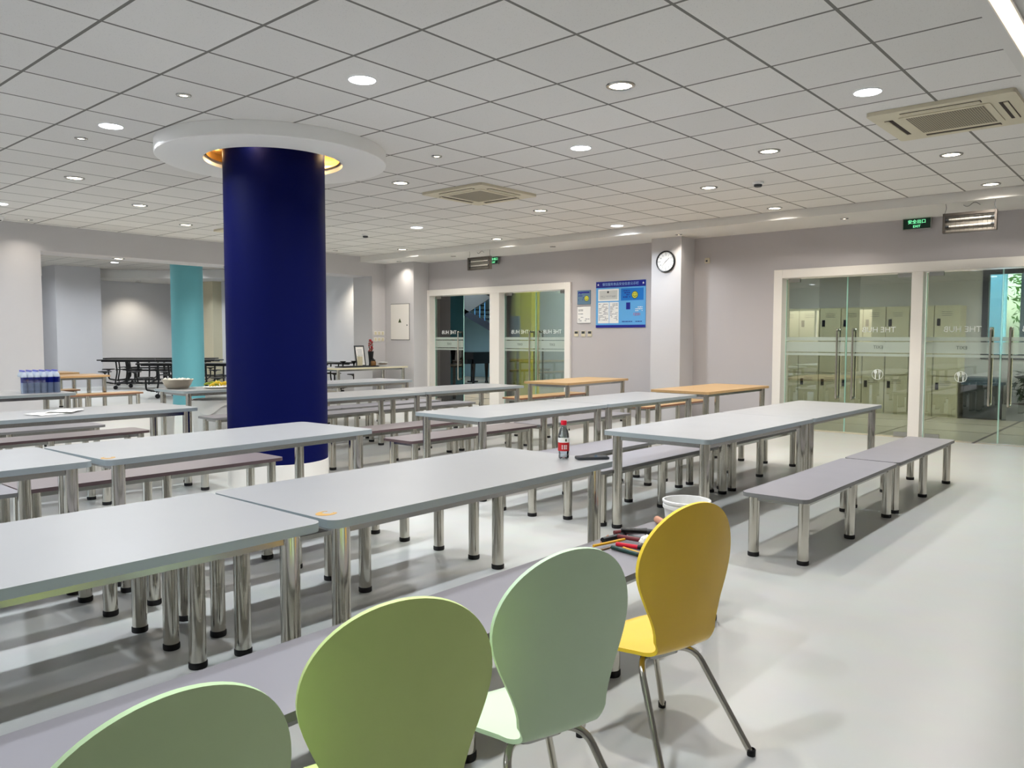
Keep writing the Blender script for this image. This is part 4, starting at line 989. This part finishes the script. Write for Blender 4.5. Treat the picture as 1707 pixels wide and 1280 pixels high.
# ================================================================== beyond the right glass doors
LKX = 14.72
def make_locker():
    t = thing('locker', 'x', 'locker'); w = .378
    bm = bmesh.new(); box(bm, .02, .50, -w/2+.001, w/2-.001, .0, 1.88); obj('body', bm, t, M['locker'])
    for z0, z1, lz in ((.05, .68, .52), (.70, 1.85, 1.60)):
        bm = bmesh.new(); box(bm, 0, .0198, -w/2+.006, w/2-.006, z0, z1); d = obj('locker_door', bm, t, M['locker'])
        bm = bmesh.new(); box(bm, -.012, -.0005, w/2-.095, w/2-.045, lz-.06, lz+.06); obj('latch', bm, d, M['black'])
        bm = bmesh.new()
        for k in range(3): box(bm, -.003, -.0004, -.08, .08, z1-.08-.03*k, z1-.074-.03*k)
        obj('vent_slots', bm, d, M['darkgrey'])
    return t
lk = make_locker()
for k in range(8):
    y = 6.05-.382*k
    place(lk, k > 0, (LKX, y-.19, 0), 0, 'cream two-door locker behind the right glass doors, %s from the left' % ['first', 'second', 'third', 'fourth', 'fifth', 'sixth', 'seventh', 'eighth'][k] if k else 'cream two-door locker behind the right glass doors, leftmost', 'cream lockers in the lobby')
t = thing('rubbish_bin', 'dark grey lidded rubbish bin behind the right glass doors beside the lockers', 'bin', (14.95, 2.66, 0))
bm = bmesh.new(); prism(bm, rrect(-.22, .22, -.26, .26, .04), .02, .56); obj('bin_body', bm, t, M['darkgrey'])
bm = bmesh.new(); prism(bm, rrect(-.25, .25, -.29, .29, .05), .561, .60); prism(bm, rrect(-.2, .2, -.22, .22, .05), .60, .69); obj('lid', bm, t, mat('blue_grey_lid', (70, 92, 110), .5))
# the window onto the outdoors
bm = bmesh.new()
for y0, y1 in ((-1.0, -.93), (2.69, 2.78), (.86, .93), (1.72, 1.79)): box(bm, LX-.02, LX+.12, y0, y1, .98, 2.62)
for z0, z1 in ((.98, 1.06), (2.40, 2.50), (2.56, 2.62)): box(bm, LX-.02, LX+.12, -.93, 2.69, z0, z1)
w_ = struct('window_1', bm, mat('dark_window_frame', (44, 50, 60), .4))
bm = bmesh.new(); box(bm, LX+.04, LX+.046, -1.0, 2.78, .98, 2.62); obj('window_pane', bm, w_, M['winglass'])
t = thing('planter_box', 'long grey planter under the lobby window', 'planter', (15.0, 1.0, 0)); bm = bmesh.new(); box(bm, -.2, .2, -1.9, 1.36, 0, .262); obj('box_body', bm, t, mat('grey_planter', (128, 130, 132), .6, noise=.05))
bm = bmesh.new(); box(bm, -.18, .18, -1.88, 1.34, .2621, .264); obj('soil', bm, t, M['acdark'])
def leafy(name, x, y, z0, h, r, n, m, lab, cat, group, stems=3, leaf=.07):
    t = thing(name, lab, cat, (x, y, z0), 0, group)
    bm = bmesh.new()
    for k in range(stems): a = random.random()*6.28; tube(bm, [(0, 0, 0), (.3*r*cos(a), .3*r*sin(a), h*.5), (.5*r*cos(a), .5*r*sin(a), h*.9)], [.02*h+.004, .015*h+.003, .004], 6)
    obj('stem', bm, t, M['acdark'])
    bm = bmesh.new()
    for k in range(n):
        a = random.random()*2*pi; rr = r*random.random()**.4; zz = h*(.12+.9*random.random()); rr *= (1.0-.5*abs(zz/h-.5))
        c_ = V(rr*cos(a), rr*sin(a), zz); u = V(random.uniform(-1, 1), random.uniform(-1, 1), random.uniform(-.6, .8)).normalized(); w = u.cross(V(random.random(), random.random(), 1)).normalized(); L = leaf*(.6+.8*random.random())
        bm.faces.new([bm.verts.new(p) for p in (c_-u*L, c_-w*L*.3, c_+u*L, c_+w*L*.3)])
    obj('foliage', bm, t, m); return t
M['leafdark'] = mat('dark_green_leaf', (34, 62, 42), .5, noise=.3, nscale=12); M['leafbright'] = mat('fresh_green_leaf', (112, 158, 70), .55, noise=.3, nscale=3)
for k in range(6): leafy('potted_shrub', 14.98, 2.05-.50*k, .2735, .50+.08*(k % 3), .20, 150, M['leafdark'], ['dark leafy shrub in the lobby planter, nearest the bin', 'dark leafy shrub second from the bin in the planter', 'dark leafy shrub third from the bin in the planter', 'dark leafy shrub at the photo edge in the planter', 'dark leafy shrub further right in the planter', 'dark leafy shrub last in the planter'][k], 'plant', 'shrubs in the lobby planter')
# outdoors: ground, glazed walkway pillars, trees
bm = bmesh.new(); box(bm, 20, 60, -30, 30, -.3, -.2); box(bm, LX+.2, 20, -30, 6.4, -.3, -.09); struct('ground', bm, mat('outdoor_paving', (176, 172, 160), .8, noise=.08))
for k in range(5):
    t = thing('walkway_post', 'dark post of the glazed walkway outside the lobby window', 'post', (17.2+.0*k+1.1*k, 2.45-.10*k-.0, -.09), 0, 'posts of the outdoor walkway')
    bm = bmesh.new(); box(bm, -.06, .06, -.05, .05, 0, 2.9); obj('post_body', bm, t, M['darkgrey'])
t = thing('walkway_roof', 'pale slatted walkway roof outside the lobby window', 'roof', (19.6, 1.6, 2.82)); bm = bmesh.new()
for k in range(9): box(bm, -2.6+.6*k, -2.45+.6*k, -1.6, 1.0, 0, .06)
obj('slats', bm, t, M['darkgrey']); bm = bmesh.new(); box(bm, -2.7, 2.6, .85, 1.0, -.12, -.001); obj('beam', bm, t, M['frame'])
t = thing('outdoor_pillar', 'pale blue pillar outside the lobby window', 'pillar', (17.0, 2.95, -.09)); bm = bmesh.new(); box(bm, -.25, .25, -.22, .22, 0, 2.9); obj('pillar_body', bm, t, mat('pale_blue_render', (150, 204, 222), .6))
for k, (x, y, r, h, lab) in enumerate([(24, 1.4, 2.4, 5.5, 'bright green tree outside the lobby window, nearest'), (26, 7.6, 2.6, 6, 'bright green tree outside, left of the others'), (25, -4.6, 2.6, 6, 'bright green tree outside, right of the nearest'), (31.5, 1.6, 3.2, 7, 'bright green tree outside, rearmost')]):
    leafy('leafy_tree', x, y, -.2, h, r, 6000, M['leafbright'], lab, 'tree', 'trees outside the lobby window', 4, .10)

# ================================================================== beyond the far glass doors
t = thing('yellow_pillar', 'yellow square pillar behind the right leaf of the far glass doors', 'pillar', (14.0, 11.66, 0)); bm = bmesh.new(); box(bm, -.15, .15, -.17, .17, 0, 3.599); obj('pillar_body', bm, t, M['yellow'])
t = thing('yellow_pillar', 'olive-yellow pillar strip left of the yellow pillar behind the far doors', 'pillar', (15.6, 13.5, 0)); bm = bmesh.new(); box(bm, -.25, .25, -.22, .22, 0, 3.599); obj('pillar_body', bm, t, mat('olive_yellow_paint', (176, 178, 60), .5))
t = thing('hall_display_board', 'dark slate board on a stand beside the olive pillar', 'board', (14.8, 12.9, 0)); bm = bmesh.new(); box(bm, -.03, .03, -.23, .23, 1.33, 1.87); obj('board_panel', bm, t, M['slate']); bm = bmesh.new()
for s in (-1, 1): box(bm, -.02, .02, s*.18-.02, s*.18+.02, 0, 1.33)
obj('legs', bm, t, M['darkgrey'])
bm = bmesh.new(); box(bm, 16.6, 16.7, 6.6, 13.7, 0, 3.6); struct('wall_hall_side', bm, mat('pale_blue_grey_wall', (204, 214, 226), .7))
# stair: inclined slab with steps and a blue barred balustrade
t = thing('staircase', 'dark staircase with blue barred railing behind the far left glass door', 'staircase', (18.2, .6, 0))
def yz_prism(name, poly, x0, x1, parent, m):
    bm = bmesh.new(); a = [bm.verts.new((x0, y, z)) for y, z in poly]; b = [bm.verts.new((x1, y, z)) for y, z in poly]; bm.faces.new(a); bm.faces.new(b[::-1])
    for i in range(len(poly)): bm.faces.new((a[i], a[(i+1) % len(poly)], b[(i+1) % len(poly)], b[i]))
    return obj(name, bm, parent, m)
M['stairgrey'] = mat('stair_soffit_grey', (96, 102, 104), .7); M['stairdark'] = mat('dark_stair_stringer', (44, 52, 64), .5); M['railblue'] = mat('blue_railing', (96, 160, 214), .4)
n = 15; ya, za, yb_, zb_ = 18.8, 2.71, 13.4, .33
yz_prism('stringer', [(ya, za), (yb_, zb_), (yb_, zb_+.22), (ya, za+.22)], .0, .06, t, M['stairdark'])
for k in range(n):
    y = ya+(yb_-ya)*k/n; z = za+(zb_-za)*k/n+.2; bm = bmesh.new(); box(bm, .061, 1.1, y-.27, y, z-.04, z); obj('step', bm, t, M['stairdark'])
bm = bmesh.new()
for k in range(26):
    y = ya+(yb_-ya)*k/25; z = za+(zb_-za)*k/25+.22; box(bm, .02, .04, y-.015, y+.015, z, z+.85)
obj('balusters', bm, t, M['railblue'])
yz_prism('handrail', [(ya, za+1.07), (yb_, zb_+1.07), (yb_, zb_+1.13), (ya, za+1.13)], .0, .06, t, M['stairdark'])
# upper flight: soffit rising to the left
yz_prism('upper_flight', [(18.6, 1.6), (17.6, 1.95), (15.9, 2.7), (14.4, 3.3), (14.4, 3.59), (18.6, 3.59)], .0, .05, t, M['stairgrey'])
# grand piano
t = thing('grand_piano', 'black grand piano behind the far left glass door', 'piano', (16.35, 15.75, 0), radians(0))
bm = bmesh.new(); out = [(-.75, .75)]+[(-.75, -.75)]+[(.5*1.0+.35*sin(pi*k/10)*0+.55*(k/10), -.75+1.05*(k/10)**1.6) for k in range(0, 11)]+[(1.0, .55), (.85, .75)]
prism(bm, out, .62, .92); cs = obj('case', bm, t, mat('piano_lacquer', (8, 8, 10), .12))
bm = bmesh.new(); prism(bm, [(x*1.01, y*1.01) for x, y in out], .921, .94); obj('lid', bm, t, MATS['piano_lacquer'])
bm = bmesh.new(); box(bm, -.95, -.751, -.72, .72, .62, .74); obj('keyboard_shelf', bm, t, MATS['piano_lacquer'])
for x, y in ((-.6, -.6), (-.6, .6), (.8, .2)):
    bm = bmesh.new(); lathe(bm, [(0, .0), (.05, .0), (.05, .04), (.035, .08), (.06, .5), (.07, .619), (0, .619)], 12, (x, y, 0)); obj('leg', bm, t, MATS['piano_lacquer'])
bm = bmesh.new(); box(bm, -.12, .12, -.1, .1, .06, .1); box(bm, -.02, .02, -.06, -.03, .1, .62); box(bm, -.02, .02, .03, .06, .1, .62); obj('pedal_lyre', bm, t, MATS['piano_lacquer'])
t = thing('piano_bench', 'dark piano bench left of the piano', 'bench', (15.0, 15.25, 0)); bm = bmesh.new(); box(bm, -.18, .18, -.3, .3, .40, .46); obj('seat', bm, t, M['black'])
for x in (-.14, .14):
    for y in (-.25, .25): bm = bmesh.new(); box(bm, x-.02, x+.02, y-.02, y+.02, 0, .4); obj('leg', bm, t, M['black'])
t = thing('hall_stool', 'small brown stool seen low through the far right glass door', 'stool', (14.0, 9.75, 0)); bm = bmesh.new(); lathe(bm, [(0, .38), (.17, .38), (.17, .42), (0, .42)], 20); obj('seat', bm, t, M['acdark'])
for x, y in ((.1, .1), (-.1, .1), (.1, -.1), (-.1, -.1)): bm = bmesh.new(); tube(bm, [(x, y, .38), (x*1.5, y*1.5, 0)], .014, 6); obj('leg', bm, t, M['woodred'])

# ================================================================== black folding stool tables in the annex
def make_folding():
    t = thing('folding_stool_table', 'x', 'table'); L = 3.0; h = .76
    bm = bmesh.new(); 
    for s in (-1, 1): prism(bm, rrect(min(s*.01, s*L/2), max(s*.01, s*L/2), -.37, .37, .04), h-.03, h)
    obj('tabletop', bm, t, M['black'])
    bm = bmesh.new()
    for y in (-.3, .3): tube(bm, [(-L/2+.1, y, h-.045), (L/2-.1, y, h-.045)], .016, 6)
    for x in (-1.05, -.75, -.2, .2, .75, 1.05):
        for y in (-.26, .26): tube(bm, arc_path([(x, y, h-.045), (x*.97, y, .45), (x*1.02, y*1.1, .12)], .08), .018, 6)
        tube(bm, [(x, -.26, .5), (x, .26, .5)], .014, 6); tube(bm, [(x*1.0, -.3, .16), (x, .3, .16)], .016, 6)
    for y in (-.28, .28): tube(bm, [(-1.2, y, .15), (1.2, y, .15)], .016, 6); tube(bm, [(-.8, y*.9, .48), (.8, y*.9, .48)], .012, 6)
    fr_ = obj('folding_frame', bm, t, M['black'])
    for x in (-1.15, -.4, .4, 1.15):
        for s in (-1, 1):
            bm = bmesh.new(); lathe(bm, [(0, .42), (.03, .42), (.06, .445), (.155, .455), (.16, .47), (.15, .476), (0, .476)], 20, (x, s*.62, 0)); st_ = obj('stool_seat', bm, t, M['black'])
            bm = bmesh.new(); tube(bm, arc_path([(x, s*.62, .425), (x, s*.62, .2), (x, s*.25, .15)], .08), .02, 8); obj('stool_arm', bm, st_, M['black'])
    for x in (-1.0, 1.0):
        for s in (-1, 1):
            bm = bmesh.new(); tube(bm, [(x, s*.40-.02, .05), (x, s*.40+.02, .05)], .05, 14); tube(bm, [(x, s*.40, .06), (x, s*.33, .15)], .012, 6); obj('caster', bm, t, M['black'])
    return t
ft = make_folding(); ang = math.atan2(-.754, .657)
for i, (x, y, a, lab) in enumerate([(9.40, 20.25, ang, 'black folding stool table standing left of the turquoise column, front one'),
    (10.15, 21.9, ang, 'black folding stool table behind the front one near the turquoise column'),
    (8.75, 16.5, ang, 'black folding stool table right of the turquoise column'), (10.95, 16.2, pi/2, 'black folding stool table seen right of the blue column')]):
    place(ft, i > 0, (x, y, 0), a, lab, 'black folding stool tables')

t = thing('warm_streak_strip', 'added glowing strip for the warm light streak on the plaster border at the top right corner of the photo', 'light strip', (4.2, .75, ZB-.0005))  # glowing strip stands in for a warm streak of light on the plaster
bm = bmesh.new(); box(bm, -1.4, 1.4, -.045, .045, -.012, 0); obj('streak_backing', bm, t, M['frame'])
bm = bmesh.new(); box(bm, -1.38, 1.38, -.036, .036, -.014, -.0121); obj('streak_glow', bm, t, emit_mat('warm_streak_glow', (255, 232, 196), 1.1))
